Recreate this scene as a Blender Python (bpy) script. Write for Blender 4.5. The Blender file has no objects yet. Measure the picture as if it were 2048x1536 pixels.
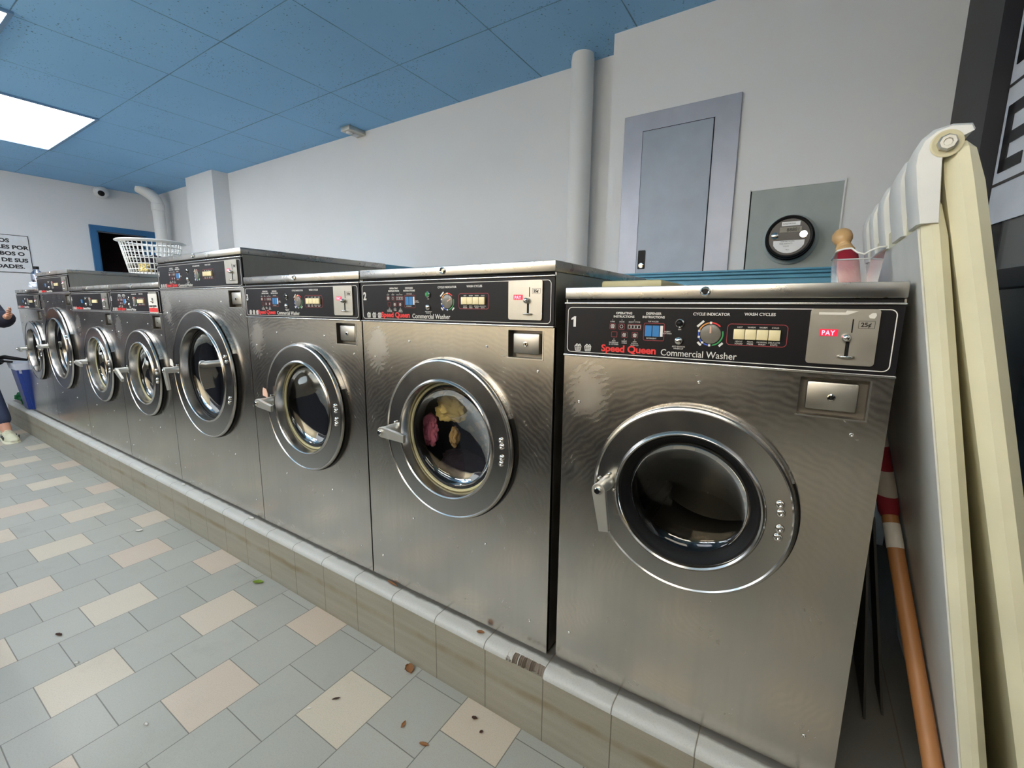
import bpy, bmesh, math, random
from mathutils import Vector, Matrix
S = bpy.context.scene
COL = S.collection
R = math.radians
random.seed(4)
FL = -0.235      # floor level; z = 0 is the top of the tiled plinth
CE = 2.418       # ceiling level
# ---------------------------------------------------------------- camera
cam_d = bpy.data.cameras.new('camera'); cam = bpy.data.objects.new('camera', cam_d); COL.objects.link(cam)
cam_d.sensor_width = 36; cam_d.sensor_fit = 'HORIZONTAL'; cam_d.lens = 889.46 / 2048 * 36
cam_d.clip_start = 0.02
_r, _f, _u = Vector((.841, .541, .010)), Vector((-.532, .830, -.167)), Vector((-.099, .135, .986))
_a, _b, _c = .5705, -.1678, -.0099
_M = Matrix.Rotation(_a, 3, 'Z') @ Matrix.Rotation(_b, 3, 'X') @ Matrix.Rotation(_c, 3, 'Y')
rot = Matrix((_M.col[0], _M.col[2], -_M.col[1])).transposed().to_4x4()
cam.matrix_world = Matrix.Translation((.5216, -1.0367, 1.0139)) @ rot
S.camera = cam
# ---------------------------------------------------------------- world, exposure
w = bpy.data.worlds.new('night'); S.world = w; w.use_nodes = True
w.node_tree.nodes['Background'].inputs[0].default_value = (.012, .014, .022, 1)
w.node_tree.nodes['Background'].inputs[1].default_value = 1
S.view_settings.view_transform = 'Standard'; S.view_settings.look = 'None'
S.view_settings.gamma = 1; S.view_settings.use_curve_mapping = False
S.view_settings.exposure = 0.17
TUBE = 60.0           # emission of the added fill tubes
TROFFER = 8.0        # emission of the ceiling light diffusers

# ---------------------------------------------------------------- materials
def lin(c):
    return tuple((x / 12.92 if x <= .04045 else ((x + .055) / 1.055) ** 2.4) for x in [v / 255 for v in c])
class NT:
    def __init__(s, name):
        s.m = bpy.data.materials.new(name); s.m.use_nodes = True; s.t = s.m.node_tree; s.n = s.t.nodes
        s.b = s.n['Principled BSDF']
    def new(s, k, **a):
        n = s.n.new(k)
        for x, y in a.items(): setattr(n, x, y)
        return n
    def put(s, sock, v):
        if hasattr(v, 'is_output') or isinstance(v, bpy.types.NodeSocket): s.t.links.new(v, sock)
        else: sock.default_value = v
    def m_(s, op, a, b=0.0, c=None):
        n = s.new('ShaderNodeMath', operation=op); s.put(n.inputs[0], a); s.put(n.inputs[1], b)
        if c is not None: s.put(n.inputs[2], c)
        return n.outputs[0]
    def mix(s, f, a, b):
        n = s.new('ShaderNodeMix', data_type='RGBA'); s.put(n.inputs[0], f)
        s.put(n.inputs[6], a if not isinstance(a, tuple) else (*a[:3], 1)); s.put(n.inputs[7], b if not isinstance(b, tuple) else (*b[:3], 1))
        return n.outputs[2]
    def obj(s):
        if not hasattr(s, '_tc'): s._tc = s.new('ShaderNodeTexCoord')
        return s._tc.outputs['Object']
    def xyz(s):
        n = s.new('ShaderNodeSeparateXYZ'); s.put(n.inputs[0], s.obj()); return n.outputs
    def noise(s, scale, detail=3, vec=None, stretch=None, rough=.5):
        n = s.new('ShaderNodeTexNoise'); n.inputs['Scale'].default_value = scale; n.inputs['Detail'].default_value = detail
        n.inputs['Roughness'].default_value = rough
        v = vec or s.obj()
        if stretch:
            mp = s.new('ShaderNodeMapping'); s.put(mp.inputs[0], v); mp.inputs['Scale'].default_value = stretch; v = mp.outputs[0]
        s.put(n.inputs['Vector'], v); return n.outputs['Fac']
    def rng(s, v, a, b, c=0., d=1.):
        n = s.new('ShaderNodeMapRange'); s.put(n.inputs[0], v)
        for i, x in enumerate((a, b, c, d)): n.inputs[i + 1].default_value = x
        return n.outputs[0]
    def bump(s, h, strength, dist=.002):
        n = s.new('ShaderNodeBump'); n.inputs['Strength'].default_value = strength; n.inputs['Distance'].default_value = dist
        s.put(n.inputs['Height'], h); s.t.links.new(n.outputs[0], s.b.inputs['Normal'])
    def set(s, **k):
        for a, v in k.items():
            nm = {'col': 'Base Color', 'rough': 'Roughness', 'metal': 'Metallic', 'spec': 'Specular IOR Level', 'trans': 'Transmission Weight', 'alpha': 'Alpha', 'ecol': 'Emission Color', 'estr': 'Emission Strength', 'coat': 'Coat Weight', 'ior': 'IOR'}[a]
            s.put(s.b.inputs[nm], (*v, 1) if isinstance(v, tuple) and len(v) == 3 else v)
        return s
MATS = {}
def plain(name, c, rough=.5, metal=0., **k):
    t = NT(name); col = lin(c)
    n = t.noise(9, 3)
    t.set(col=t.mix(t.rng(n, .3, .7), tuple(x * .93 for x in col), tuple(min(1, x * 1.05) for x in col)), rough=rough, metal=metal, **k)
    return t.m
def steel(name, col, r0, r1, brushed=(60, 60, 2.5), front=False, zb=.966):
    t = NT(name)
    big = t.noise(3.5, 4); br = t.noise(1, 3, stretch=brushed)
    grime = t.noise(14, 5, rough=.65)
    base = t.mix(t.rng(big, .3, .72), tuple(x * .90 for x in col), tuple(min(1, x * 1.06) for x in col))
    base = t.mix(t.m_('MULTIPLY', t.rng(br, .35, .7), .25), base, tuple(x * .82 for x in col))
    rough = t.m_('ADD', t.rng(grime, .3, .75, r0, r1), t.m_('MULTIPLY', br, .03))
    if front:
        o = t.xyz()
        # scuffed dull spot under the control panel, worn by hands
        dx = t.m_('DIVIDE', t.m_('SUBTRACT', o[0], .068), .045); dz = t.m_('DIVIDE', t.m_('SUBTRACT', o[2], zb - .092), .062)
        dd = t.m_('ADD', t.m_('ADD', t.m_('MULTIPLY', dx, dx), t.m_('MULTIPLY', dz, dz)), t.m_('MULTIPLY', t.m_('SUBTRACT', t.noise(22, 2), .5), 2.2))
        spot = t.rng(dd, -.6, 2.0, 1., 0.)
        rough = t.m_('ADD', rough, t.m_('MULTIPLY', spot, .13))
        base = t.mix(t.m_('MULTIPLY', spot, .18), base, (.93, .92, .9))
        # circular wipe marks in the lower half
        wv = t.new('ShaderNodeTexWave', wave_type='RINGS', rings_direction='SPHERICAL'); mp = t.new('ShaderNodeMapping')
        t.put(mp.inputs[0], t.obj()); mp.inputs['Location'].default_value = (-.38, 0, -.30); t.put(wv.inputs[0], mp.outputs[0])
        wv.inputs['Scale'].default_value = 22; wv.inputs['Distortion'].default_value = 9; wv.inputs['Detail'].default_value = 4
        rough = t.m_('ADD', rough, t.m_('MULTIPLY', wv.outputs['Fac'], .045))
    t.set(col=base, rough=rough, metal=1.)
    return t.m
SC = (.57, .532, .478)
M = MATS
M['front_lo'] = steel('brushed_steel_front', SC, .17, .23, front=True, zb=.966)
M['front_1'] = steel('brushed_steel_front_low', SC, .17, .23, front=True, zb=.897)
M['front_hi'] = steel('brushed_steel_front_tall', SC, .17, .23, front=True, zb=1.093)
M['steel'] = steel('brushed_steel', (.63, .61, .585), .2, .34)
M['lid'] = steel('brushed_steel_lid', (.50, .48, .445), .25, .29, brushed=(2.5, 60, 60))
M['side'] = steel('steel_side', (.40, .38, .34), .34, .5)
M['ring'] = steel('door_ring_steel', (.52, .50, .475), .17, .23, brushed=(25, 25, 25))
M['chrome'] = plain('chrome', (225, 222, 216), .09, 1.)
M['rail'] = plain('polished_trim', (228, 226, 220), .26, 1.)
M['cast'] = plain('cast_metal', (200, 198, 190), .42, .85)
M['plate'] = steel('coin_plate_steel', (.47, .445, .39), .33, .45)
M['black_panel'] = plain('black_panel', (22, 20, 23), .4, spec=.22)
M['black'] = plain('black_rubber', (12, 12, 13), .5, spec=.25)
M['blackgap'] = plain('black_void', (9, 9, 9), .9)  # flat black painted in for the shade inside narrow gaps
M['white_print'] = plain('white_print', (225, 222, 215), .5)
M['red_print'] = plain('red_print', (225, 50, 48), .45)
M['darkred_print'] = plain('dark_red_print', (150, 52, 56), .5)
M['blue_print'] = plain('blue_print', (38, 120, 182), .4)
M['green_print'] = plain('green_print', (52, 150, 84), .4)
M['navy_print'] = plain('royal_blue_print', (55, 88, 185), .4)
M['orange_print'] = plain('orange_print', (220, 150, 75), .4)
M['black_print'] = plain('black_print', (22, 21, 20), .5)
M['cream_button'] = plain('cream_button', (236, 220, 172), .35)
M['dial_rec'] = plain('worn_cream', (206, 198, 164), .5)
M['dial'] = plain('dial_plastic', (112, 108, 98), .3)
M['cream_rubber'] = plain('cream_gasket', (190, 182, 142), .5)
M['tag_white'] = plain('paper_tag', (225, 220, 210), .6)
M['tag_pink'] = plain('pink_tag', (222, 182, 160), .6)
M['drum'] = steel('drum_steel', (.17, .165, .15), .25, .4, brushed=(20, 20, 20))
def emis(name, c, s, base=(0, 0, 0)):
    t = NT(name); t.set(col=base, ecol=c, estr=s, rough=.4); return t.m
M['led_bg'] = emis('led_window', (1., .02, .06), .75, (.3, 0, .02))
M['led'] = emis('led_digits', (1., .45, .6), 1.6)
def glass(name, tint, a, rough=.03):
    t = NT(name); n = t.n; out = n['Material Output']
    tr = t.new('ShaderNodeBsdfTransparent'); tr.inputs[0].default_value = (*tint, 1)
    gl = t.new('ShaderNodeBsdfGlossy'); gl.inputs['Roughness'].default_value = rough
    fr = t.new('ShaderNodeFresnel'); fr.inputs[0].default_value = 1.5
    mx = t.new('ShaderNodeMixShader'); f = t.m_('ADD', t.m_('MULTIPLY', fr.outputs[0], .6), a)
    t.put(mx.inputs[0], f); t.t.links.new(tr.outputs[0], mx.inputs[1]); t.t.links.new(gl.outputs[0], mx.inputs[2])
    t.t.links.new(mx.outputs[0], out.inputs[0]); return t.m
M['door_glass'] = glass('door_glass', (.82, .80, .76), .01)
M['window_glass'] = glass('window_glass', (.75, .78, .8), .06)
# walls
def wallmat(name, c, spots=False):
    t = NT(name); col = lin(c)
    n = t.noise(1.3, 4); f = t.noise(60, 4); sc = t.noise(5, 6, rough=.7)
    base = t.mix(t.rng(n, .3, .7), tuple(x * .95 for x in col), col)
    base = t.mix(t.rng(sc, .68, .74, 0, .35), base, tuple(x * .75 for x in col))
    t.set(col=base, rough=.6); t.bump(f, .25, .002); return t.m
M['wall'] = wallmat('painted_wall', (226, 227, 228))
M['pipe'] = wallmat('painted_pipe', (228, 228, 226))
# ceiling
t = NT('blue_ceiling_tiles'); o = t.xyz()
def lines(t, v, off, pitch, wd):
    u = t.m_('DIVIDE', t.m_('SUBTRACT', v, off), pitch)
    fr = t.m_('FRACT', u); d = t.m_('MINIMUM', fr, t.m_('SUBTRACT', 1., fr))
    return t.m_('MULTIPLY', d, pitch)
dx = lines(t, o[0], -.964 - .6465 * 20, .6465, 0); dy = lines(t, o[1], .353 - .672 * 20, .672, 0)
d = t.m_('MINIMUM', dx, dy)
wob = t.m_('MULTIPLY', t.noise(4, 3), .006)
line = t.rng(t.m_('ADD', d, wob), .003, .0075, 1, 0)
pit = t.noise(95, 2, rough=.4); pitl = t.noise(2.2, 3)
pm = t.rng(t.m_('ADD', pit, t.m_('MULTIPLY', pitl, .22)), .80, .84)
cb = t.mix(t.rng(t.noise(.7, 3), .3, .7), lin((136, 190, 234)), lin((148, 202, 246)))
cb = t.mix(t.m_('MULTIPLY', pm, .7), cb, lin((30, 58, 86))); cb = t.mix(t.m_('MULTIPLY', line, .75), cb, lin((26, 52, 82)))
t.set(col=cb, rough=.65); t.bump(t.m_('SUBTRACT', 1., t.m_('MAXIMUM', line, pm)), .6, .004); M['ceiling'] = t.m
# floor
t = NT('floor_tiles'); o = t.xyz(); PX, PY = .2036, .2075
u = t.m_('DIVIDE', t.m_('SUBTRACT', -.066, o[0]), PX); iu = t.m_('FLOOR', u); fu = t.m_('FRACT', u)
odd = t.m_('FLOORED_MODULO', iu, 2.)
v = t.m_('SUBTRACT', t.m_('DIVIDE', t.m_('SUBTRACT', -.187, o[1]), PY), t.m_('MULTIPLY', odd, .5)); iv = t.m_('FLOOR', v); fv = t.m_('FRACT', v)
du = t.m_('MULTIPLY', t.m_('MINIMUM', fu, t.m_('SUBTRACT', 1., fu)), PX); dv = t.m_('MULTIPLY', t.m_('MINIMUM', fv, t.m_('SUBTRACT', 1., fv)), PY)
gr = t.rng(t.m_('MINIMUM', du, dv), .0009, .0018, 1, 0)
par = t.m_('FLOORED_MODULO', t.m_('ADD', iv, t.m_('MULTIPLY', iu, .5)), 2.)
beige = t.m_('MULTIPLY', t.m_('COMPARE', par, 1., .1), t.m_('SUBTRACT', 1., odd))
wn = t.new('ShaderNodeTexWhiteNoise', noise_dimensions='2D'); cx = t.new('ShaderNodeCombineXYZ'); t.put(cx.inputs[0], iu); t.put(cx.inputs[1], iv); t.put(wn.inputs['Vector'], cx.outputs[0])
rnd = wn.outputs['Value']
sp = t.noise(260, 2)
gc = t.mix(rnd, lin((150, 150, 141)), lin((160, 159, 149))); bc = t.mix(rnd, lin((188, 179, 160)), lin((184, 168, 150)))
c = t.mix(beige, gc, bc); c = t.mix(t.rng(sp, .45, .75, 0, .22), c, lin((120, 120, 116)))
dirt = t.noise(3, 5, rough=.7); c = t.mix(t.rng(dirt, .55, .8, 0, .22), c, lin((110, 106, 98)))
c = t.mix(t.m_('MULTIPLY', gr, .85), c, lin((88, 86, 78)))
t.set(col=c, rough=t.rng(dirt, .3, .7, .34, .5)); t.bump(t.m_('SUBTRACT', t.m_('MULTIPLY', sp, .15), gr), .35, .0015); M['floor'] = t.m
# plinth tiles
def plinth_mat(name, c1, c2, top):
    t = NT(name); o = t.xyz()
    d = lines(t, o[0], -.405 - .2041 * 40, .2041, 0)
    gr = t.rng(d, .0010, .0020, 1, 0)
    st = t.noise(2.2, 5, stretch=(1, 1, 14), rough=.65); sp = t.noise(240, 2)
    c = t.mix(t.rng(st, .3, .7), lin(c1), lin(c2)); c = t.mix(t.rng(sp, .5, .75, 0, .25), c, tuple(x * .6 for x in lin(c1)))
    if not top:
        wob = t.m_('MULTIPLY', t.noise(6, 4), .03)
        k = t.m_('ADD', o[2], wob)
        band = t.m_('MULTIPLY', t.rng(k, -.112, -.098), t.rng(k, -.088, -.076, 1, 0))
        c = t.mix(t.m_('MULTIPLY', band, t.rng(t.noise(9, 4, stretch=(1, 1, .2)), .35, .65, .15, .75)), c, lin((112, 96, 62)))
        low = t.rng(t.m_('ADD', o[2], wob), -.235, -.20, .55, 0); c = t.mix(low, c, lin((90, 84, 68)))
    else:
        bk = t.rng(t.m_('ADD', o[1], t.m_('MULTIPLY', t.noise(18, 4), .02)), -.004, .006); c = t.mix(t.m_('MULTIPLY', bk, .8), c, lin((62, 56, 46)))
        # chipped edge between two tiles: bare screed shows
        dx = t.m_('ABSOLUTE', t.m_('ADD', o[0], .062)); ch = t.rng(t.m_('ADD', dx, t.m_('MULTIPLY', t.noise(70, 3), .02)), .068, .074, 1, 0)
        cy = t.rng(t.m_('ADD', o[1], t.m_('MULTIPLY', t.noise(55, 4), .03)), -.040, -.037, 1, 0)
        c = t.mix(t.m_('MULTIPLY', ch, cy), c, lin((98, 90, 80)))
    c = t.mix(t.m_('MULTIPLY', gr, .8), c, lin((84, 76, 60)))
    t.set(col=c, rough=.5); t.bump(t.m_('SUBTRACT', t.m_('MULTIPLY', sp, .2), gr), .4, .0015); return t.m
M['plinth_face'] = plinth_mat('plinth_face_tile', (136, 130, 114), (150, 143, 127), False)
M['plinth_top'] = plinth_mat('plinth_top_tile', (172, 172, 166), (186, 185, 179), True)
M['turq'] = plain('turquoise_paint', (92, 158, 186), .45)
M['bluetrim'] = plain('blue_trim_paint', (44, 104, 152), .45)
M['dark_room'] = plain('dark_room', (84, 62, 64), .8)
M['grey_metal'] = plain('grey_enamel', (164, 168, 180), .38, .25)
M['grey_door'] = plain('grey_enamel_door', (152, 161, 174), .42, .1)
M['meter_board'] = plain('grey_board', (158, 166, 163), .55)
M['white_plastic'] = plain('white_plastic', (228, 228, 224), .35)
M['cream_plastic'] = plain('cream_plastic', (226, 220, 188), .42)
M['hdpe_face'] = plain('white_table_plastic', (212, 212, 206), .4)
M['shell_white'] = plain('white_gloss', (225, 226, 228), .3)
M['navy_cloth'] = plain('navy_cloth', (26, 28, 44), .85)
M['jeans'] = plain('denim', (46, 54, 78), .85)
M['skin'] = plain('skin', (205, 150, 122), .55)
M['hair'] = plain('hair', (28, 22, 20), .6)
M['blue_bin'] = plain('blue_bin_plastic', (44, 66, 138), .4)
M['liner'] = plain('white_liner', (205, 210, 225), .4)
M['wood'] = plain('varnished_wood', (172, 118, 70), .5)
M['pale_wood'] = plain('pale_wood', (222, 180, 124), .35)
M['red_cloth'] = plain('red_cloth', (176, 22, 48), .8)
M['white_cloth'] = plain('white_cloth', (196, 190, 180), .8)
M['diffuser'] = emis('light_diffuser', (.93, .96, 1.), TROFFER, (.8, .8, .8))
M['diffuser_warm'] = emis('light_diffuser_warm', (1., .89, .72), TROFFER, (.8, .8, .8))

M['counter_dark'] = plain('dark_laminate', (40, 42, 52), .5); M['counter_top'] = plain('pale_laminate', (190, 186, 176), .4)
# ---------------------------------------------------------------- mesh helpers
def obj(name, bm, mat, parent=None, smooth=False, loc=None):
    me = bpy.data.meshes.new(name)
    if isinstance(bm, bmesh.types.BMesh):
        bmesh.ops.recalc_face_normals(bm, faces=bm.faces); bm.to_mesh(me); bm.free()
    else: me = bm
    for m in (mat if isinstance(mat, (list, tuple)) else [mat]): me.materials.append(M[m] if isinstance(m, str) else m)
    if smooth is True:
        for p in me.polygons: p.use_smooth = True
    elif smooth:
        for p in me.polygons: p.use_smooth = True
        me.set_sharp_from_angle(angle=R(smooth))
    o = bpy.data.objects.new(name, me); COL.objects.link(o)
    if parent: o.parent = parent
    if loc: o.location = loc
    return o
def thing(name, label, cat, loc=(0, 0, 0), rz=0, group=None):
    o = bpy.data.objects.new(name, None); COL.objects.link(o); o.location = loc; o.rotation_euler = (0, 0, rz)
    o.empty_display_size = .1; return tag(o, label, cat, group)
def tag(o, label, cat, group=None):
    o['label'] = label; o['category'] = cat
    if group: o['group'] = group
    return o
def struct(name, bm, mat, smooth=False):
    o = obj(name, bm, mat, None, smooth); o['kind'] = 'structure'; return o
def B(): return bmesh.new()
def box(bm, x0, x1, y0, y1, z0, z1, bev=0, seg=2):
    r = bmesh.ops.create_cube(bm, size=1)
    vs = r['verts']
    for v in vs: v.co = Vector((x0 + (v.co.x + .5) * (x1 - x0), y0 + (v.co.y + .5) * (y1 - y0), z0 + (v.co.z + .5) * (z1 - z0)))
    if bev:
        es = list({e for v in vs for e in v.link_edges})
        bmesh.ops.bevel(bm, geom=es, offset=bev, segments=seg, profile=.5, affect='EDGES')
    return bm
def bx(*a, **k): return box(B(), *a, **k)
def quad(bm, pts):
    return bm.faces.new([bm.verts.new(p) for p in pts])
def lathe(prof, cx=0, cz=0, n=64, axis='y', bm=None, cap0=False, cap1=False, cy=0):
    """prof: (radius, position along axis)"""
    bm = bm or B(); rings = []
    for r, a in prof:
        ring = []
        for i in range(n):
            t = 2 * math.pi * i / n; c, s = math.cos(t) * r, math.sin(t) * r
            p = (cx + c, a, cz + s) if axis == 'y' else ((cx + c, cy + s, a) if axis == 'z' else (a, cy + c, cz + s))
            ring.append(bm.verts.new(p))
        rings.append(ring)
    for A, C in zip(rings, rings[1:]):
        for i in range(n):
            j = (i + 1) % n
            bm.faces.new((A[i], A[j], C[j], C[i]))
    if cap0: bm.faces.new(rings[0])
    if cap1: bm.faces.new(rings[-1])
    return bm
def tube(pts, r, n=10, bm=None, caps=True):
    bm = bm or B(); pts = [Vector(p) for p in pts]; rings = []
    rr = r if isinstance(r, (list, tuple)) else [r] * len(pts)
    up = Vector((0, 0, 1))
    for i, p in enumerate(pts):
        d = (pts[min(i + 1, len(pts) - 1)] - pts[max(i - 1, 0)]).normalized()
        a = d.cross(up)
        if a.length < .05: a = d.cross(Vector((1, 0, 0)))
        a.normalize(); b = d.cross(a).normalized()
        rings.append([bm.verts.new(p + (a * math.cos(2 * math.pi * k / n) + b * math.sin(2 * math.pi * k / n)) * rr[i]) for k in range(n)])
    for A, C in zip(rings, rings[1:]):
        for k in range(n): bm.faces.new((A[k], A[(k + 1) % n], C[(k + 1) % n], C[k]))
    if caps: bm.faces.new(rings[0]); bm.faces.new(rings[-1])
    return bm
def prism(bm, poly, y0, y1, plane='xz'):
    f = lambda p, y: (p[0], y, p[1]) if plane == 'xz' else ((y, p[0], p[1]) if plane == 'yz' else (p[0], p[1], y))
    a = [bm.verts.new(f(p, y0)) for p in poly]; b = [bm.verts.new(f(p, y1)) for p in poly]
    bm.faces.new(a); bm.faces.new(b[::-1])
    for i in range(len(poly)): bm.faces.new((a[i], a[(i + 1) % len(a)], b[(i + 1) % len(a)], b[i]))
    return bm
def rrect(x0, x1, z0, z1, r, n=5):
    out = []
    for cx, cz, a0 in ((x1 - r, z1 - r, 0), (x0 + r, z1 - r, 90), (x0 + r, z0 + r, 180), (x1 - r, z0 + r, 270)):
        for k in range(n + 1):
            a = R(a0 + 90 * k / n); out.append((cx + r * math.cos(a), cz + r * math.sin(a)))
    return out
def outline(bm, x0, x1, z0, z1, r, w, y, t=.0005):
    o = rrect(x0, x1, z0, z1, r); i = rrect(x0 + w, x1 - w, z0 + w, z1 - w, max(r - w, .0004))
    n = len(o)
    L = [[bm.verts.new((p[0], yy, p[1])) for p in q] for q in (o, i) for yy in (y - t, y)]
    of, ob, jf, jb = L
    for k in range(n):
        j = (k + 1) % n
        bm.faces.new((of[k], of[j], jf[j], jf[k])); bm.faces.new((of[k], of[j], ob[j], ob[k])); bm.faces.new((jf[k], jf[j], jb[j], jb[k]))
    return bm
def plate(bm, x0, x1, z0, z1, y0, y1, r=.004): return prism(bm, rrect(x0, x1, z0, z1, r), y0, y1)
_tc = {}
def text_me(body, size, weight=0., sx=1., align='LEFT', ext=.0004, space=1.):
    key = (body, size, weight, sx, align, ext, space)
    if key in _tc: return _tc[key]
    c = bpy.data.curves.new('t', 'FONT'); c.body = body; c.size = size; c.offset = weight; c.align_x = align; c.extrude = ext
    c.resolution_u = 3; c.space_character = space
    o = bpy.data.objects.new('t', c); COL.objects.link(o)
    dg = bpy.context.evaluated_depsgraph_get(); me = bpy.data.meshes.new_from_object(o.evaluated_get(dg))
    bpy.data.objects.remove(o); bpy.data.curves.remove(c)
    me.transform(Matrix.Diagonal((sx, 1, 1, 1))); me.transform(Matrix.Rotation(R(90), 4, 'X'))
    me.materials.clear(); _tc[key] = me; return me
def text(name, body, size, mat, parent, x, y, z, **k):
    me = text_me(body, size, **k).copy(); me.name = name
    return obj(name, me, mat, parent, loc=(x, y, z))
def texts(name, items, mat, parent, y):
    """several printed words as one mesh: items = (body, size, x, z, kwargs)"""
    bm = B()
    for body, size, x, z, k in items:
        me = text_me(body, size, **k).copy(); me.transform(Matrix.Translation((x, y, z))); bm.from_mesh(me); bpy.data.meshes.remove(me)
    me = bpy.data.meshes.new(name); bm.to_mesh(me); bm.free()
    return obj(name, me, mat, parent)

# ---------------------------------------------------------------- room
XL, XR, YW, YB, YN = -6.81, 1.45, 1.5835, 1.402, -4.2
struct('floor', bx(XL - .1, XR + .4, YN - .1, YW + .1, FL - .08, FL), 'floor')
struct('ceiling', bx(XL - .1, XR + .4, YN - .1, YW + .1, CE, CE + .1), 'ceiling')
struct('wall_back', bx(XL, -.434, YW, YW + .12, FL, CE), 'wall')
bm = bx(-.434, .925, YB, YW + .12, FL, CE); box(bm, .925, 1.6, 1.62, YW + .12, FL, CE)
struct('wall_meter', bm, 'wall')
bm = B()
box(bm, XL - .12, XL, YN, .965, FL, CE); box(bm, XL - .12, XL, 1.471, YW + .12, FL, CE); box(bm, XL - .12, XL, .965, 1.471, 1.90, CE)
struct('wall_left', bm, 'wall')
M['wall_cream'] = wallmat('cream_wall', (232, 206, 164))
struct('wall_front', bx(XL, -.7, YN - .12, YN, FL, CE), 'wall_cream')
M['night_glass'] = plain('dark_night_glass', (26, 25, 28), .25)
bm = bx(-.7, XR + .4, YN - .12, YN - .06, FL, CE)
struct('window_2', bm, 'night_glass')  # unseen dark panel, added to darken reflections at the right of washer 1
bm = B()
for x_ in (-.70, .2, 1.1): box(bm, x_, x_ + .05, YN - .06, YN, FL, CE)
box(bm, -.7, XR + .4, YN - .06, YN, 1.9, 1.96); struct('trim_2', bm, 'counter_dark')
# doorway at the far left with blue casing
bm = B(); box(bm, XL, XL + .03, .905, .965, FL, 1.965); box(bm, XL, XL + .03, 1.471, YW - .005, FL, 1.965); box(bm, XL, XL + .03, .965, 1.471, 1.90, 1.965)
box(bm, XL - .12, XL, .965, .985, FL, 1.90); box(bm, XL - .12, XL, 1.451, 1.471, FL, 1.90)
struct('door_1', bm, 'bluetrim')
bm = B(); box(bm, XL - 1.2, XL - 1.15, .4, 2.0, FL, 2.2); box(bm, XL - 1.15, XL - .12, .35, .4, FL, 2.2); box(bm, XL - 1.15, XL - .12, 2.0, 2.05, FL, 2.2); box(bm, XL - 1.2, XL - .12, .35, 2.05, 2.2, 2.25); box(bm, XL - 1.2, XL - .12, .35, 2.05, FL - .05, FL)
struct('wall_corridor', bm, 'dark_room')
# square column against the back wall
struct('trim_1', bx(-5.427, -4.82, 1.423, YW, FL, CE), 'wall')

# tiled plinth the washers stand on
pl = thing('tiled_plinth', 'long low tiled step that carries the whole row of washers', 'plinth', (0, 0, 0))
bm = bx(-6.45, 1.25, -.05, YW - .002 if False else 1.38, FL, -.024)
obj('step_face', bm, 'plinth_face', pl)
# bullnose top course, finely divided so that the chipped corner can be broken out
bm = B(); xs = [-6.455]
x = -6.4
while x < -.20: xs.append(x); x += .2041
xs += [-.16 + .002 * i for i in range(96)]
xs += [.06, .2, .5, 1.0, 1.255]
prof = [(1.38, -.001), (.2, -.001), (.03, 0), (-.03, 0), (-.038, 0), (-.046, -.0022), (-.052, -.007), (-.056, -.014), (-.057, -.021), (-.054, -.0245), (-.048, -.026)]
rows = []
rnd = random.Random(3)
jag = 0
for x in xs:
    row = []
    inn = (max(0, 1 - abs((x + .062) / .072) ** 2.5) * (.45 + .55 * min(1, max(0, (x + .14) / .11)))) if -.14 < x < .012 else 0
    jag = .6 * jag + .4 * rnd.uniform(-1, 1)
    dep = inn * (.009 + .012 * jag + .006 * (x + .062) / .07)
    for (y, z) in prof:
        if y < -.036 and inn > 0:
            y2 = min(y + dep, -.03); z2 = z - dep * .35 * (1 if z > -.02 else 0) + rnd.uniform(-.001, .001) * inn
            y, z = y2, z2
        row.append(bm.verts.new((x, y, z)))
    rows.append(row)
for A, C in zip(rows, rows[1:]):
    for i in range(len(prof) - 1):
        f_ = bm.faces.new((A[i], A[i + 1], C[i + 1], C[i]))
        if i >= 4 and any(abs(q.co.y - prof[k][0]) > .0042 for q, k in ((A[i], i), (C[i + 1], i + 1), (A[i + 1], i + 1))): f_.material_index = 1
bm.faces.new(rows[0][::-1]); bm.faces.new(rows[-1])
M['screed'] = plain('bare_screed', (112, 100, 88), .9)
obj('bullnose_tiles', bm, ('plinth_top', 'screed'), pl, smooth=25)

# ceiling lights
def troffer(x0, x1, y0, y1, label, warm=False, grp=None):
    t = thing('ceiling_light', label, 'light', ((x0 + x1) / 2, (y0 + y1) / 2, CE), group=grp)
    hx, hy = (x1 - x0) / 2, (y1 - y0) / 2
    bm = B()
    for a in ((-hx, hx, -hy, -hy + .02), (-hx, hx, hy - .02, hy), (-hx, -hx + .02, -hy + .02, hy - .02), (hx - .02, hx, -hy + .02, hy - .02)): box(bm, *a, -.012, 0)
    obj('frame', bm, 'turq' if False else 'ceilframe', t)
    obj('diffuser', bx(-hx + .02, hx - .02, -hy + .02, hy - .02, -.007, 0), 'diffuser_warm' if warm else 'diffuser', t)
    return t
M['ceilframe'] = plain('light_frame', (104, 140, 176), .5)
troffer(-5.45, -4.15, -.319, .353, 'bright rectangular ceiling light panel above the far washers')
troffer(-4.15, -2.857, -.98, -.307, 'ceiling light panel just showing in the top left corner of the view')
troffer(-2.26, -.965, -2.99, -2.32, 'ceiling light panel over the aisle behind the viewer, left of the warm one')
troffer(-.31, .98, -2.32, -1.65, 'warm ceiling light panel nearest the shop window', warm=True)
troffer(-5.45, -4.15, -2.99, -2.32, 'ceiling light panel over the far end of the opposite aisle')

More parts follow.
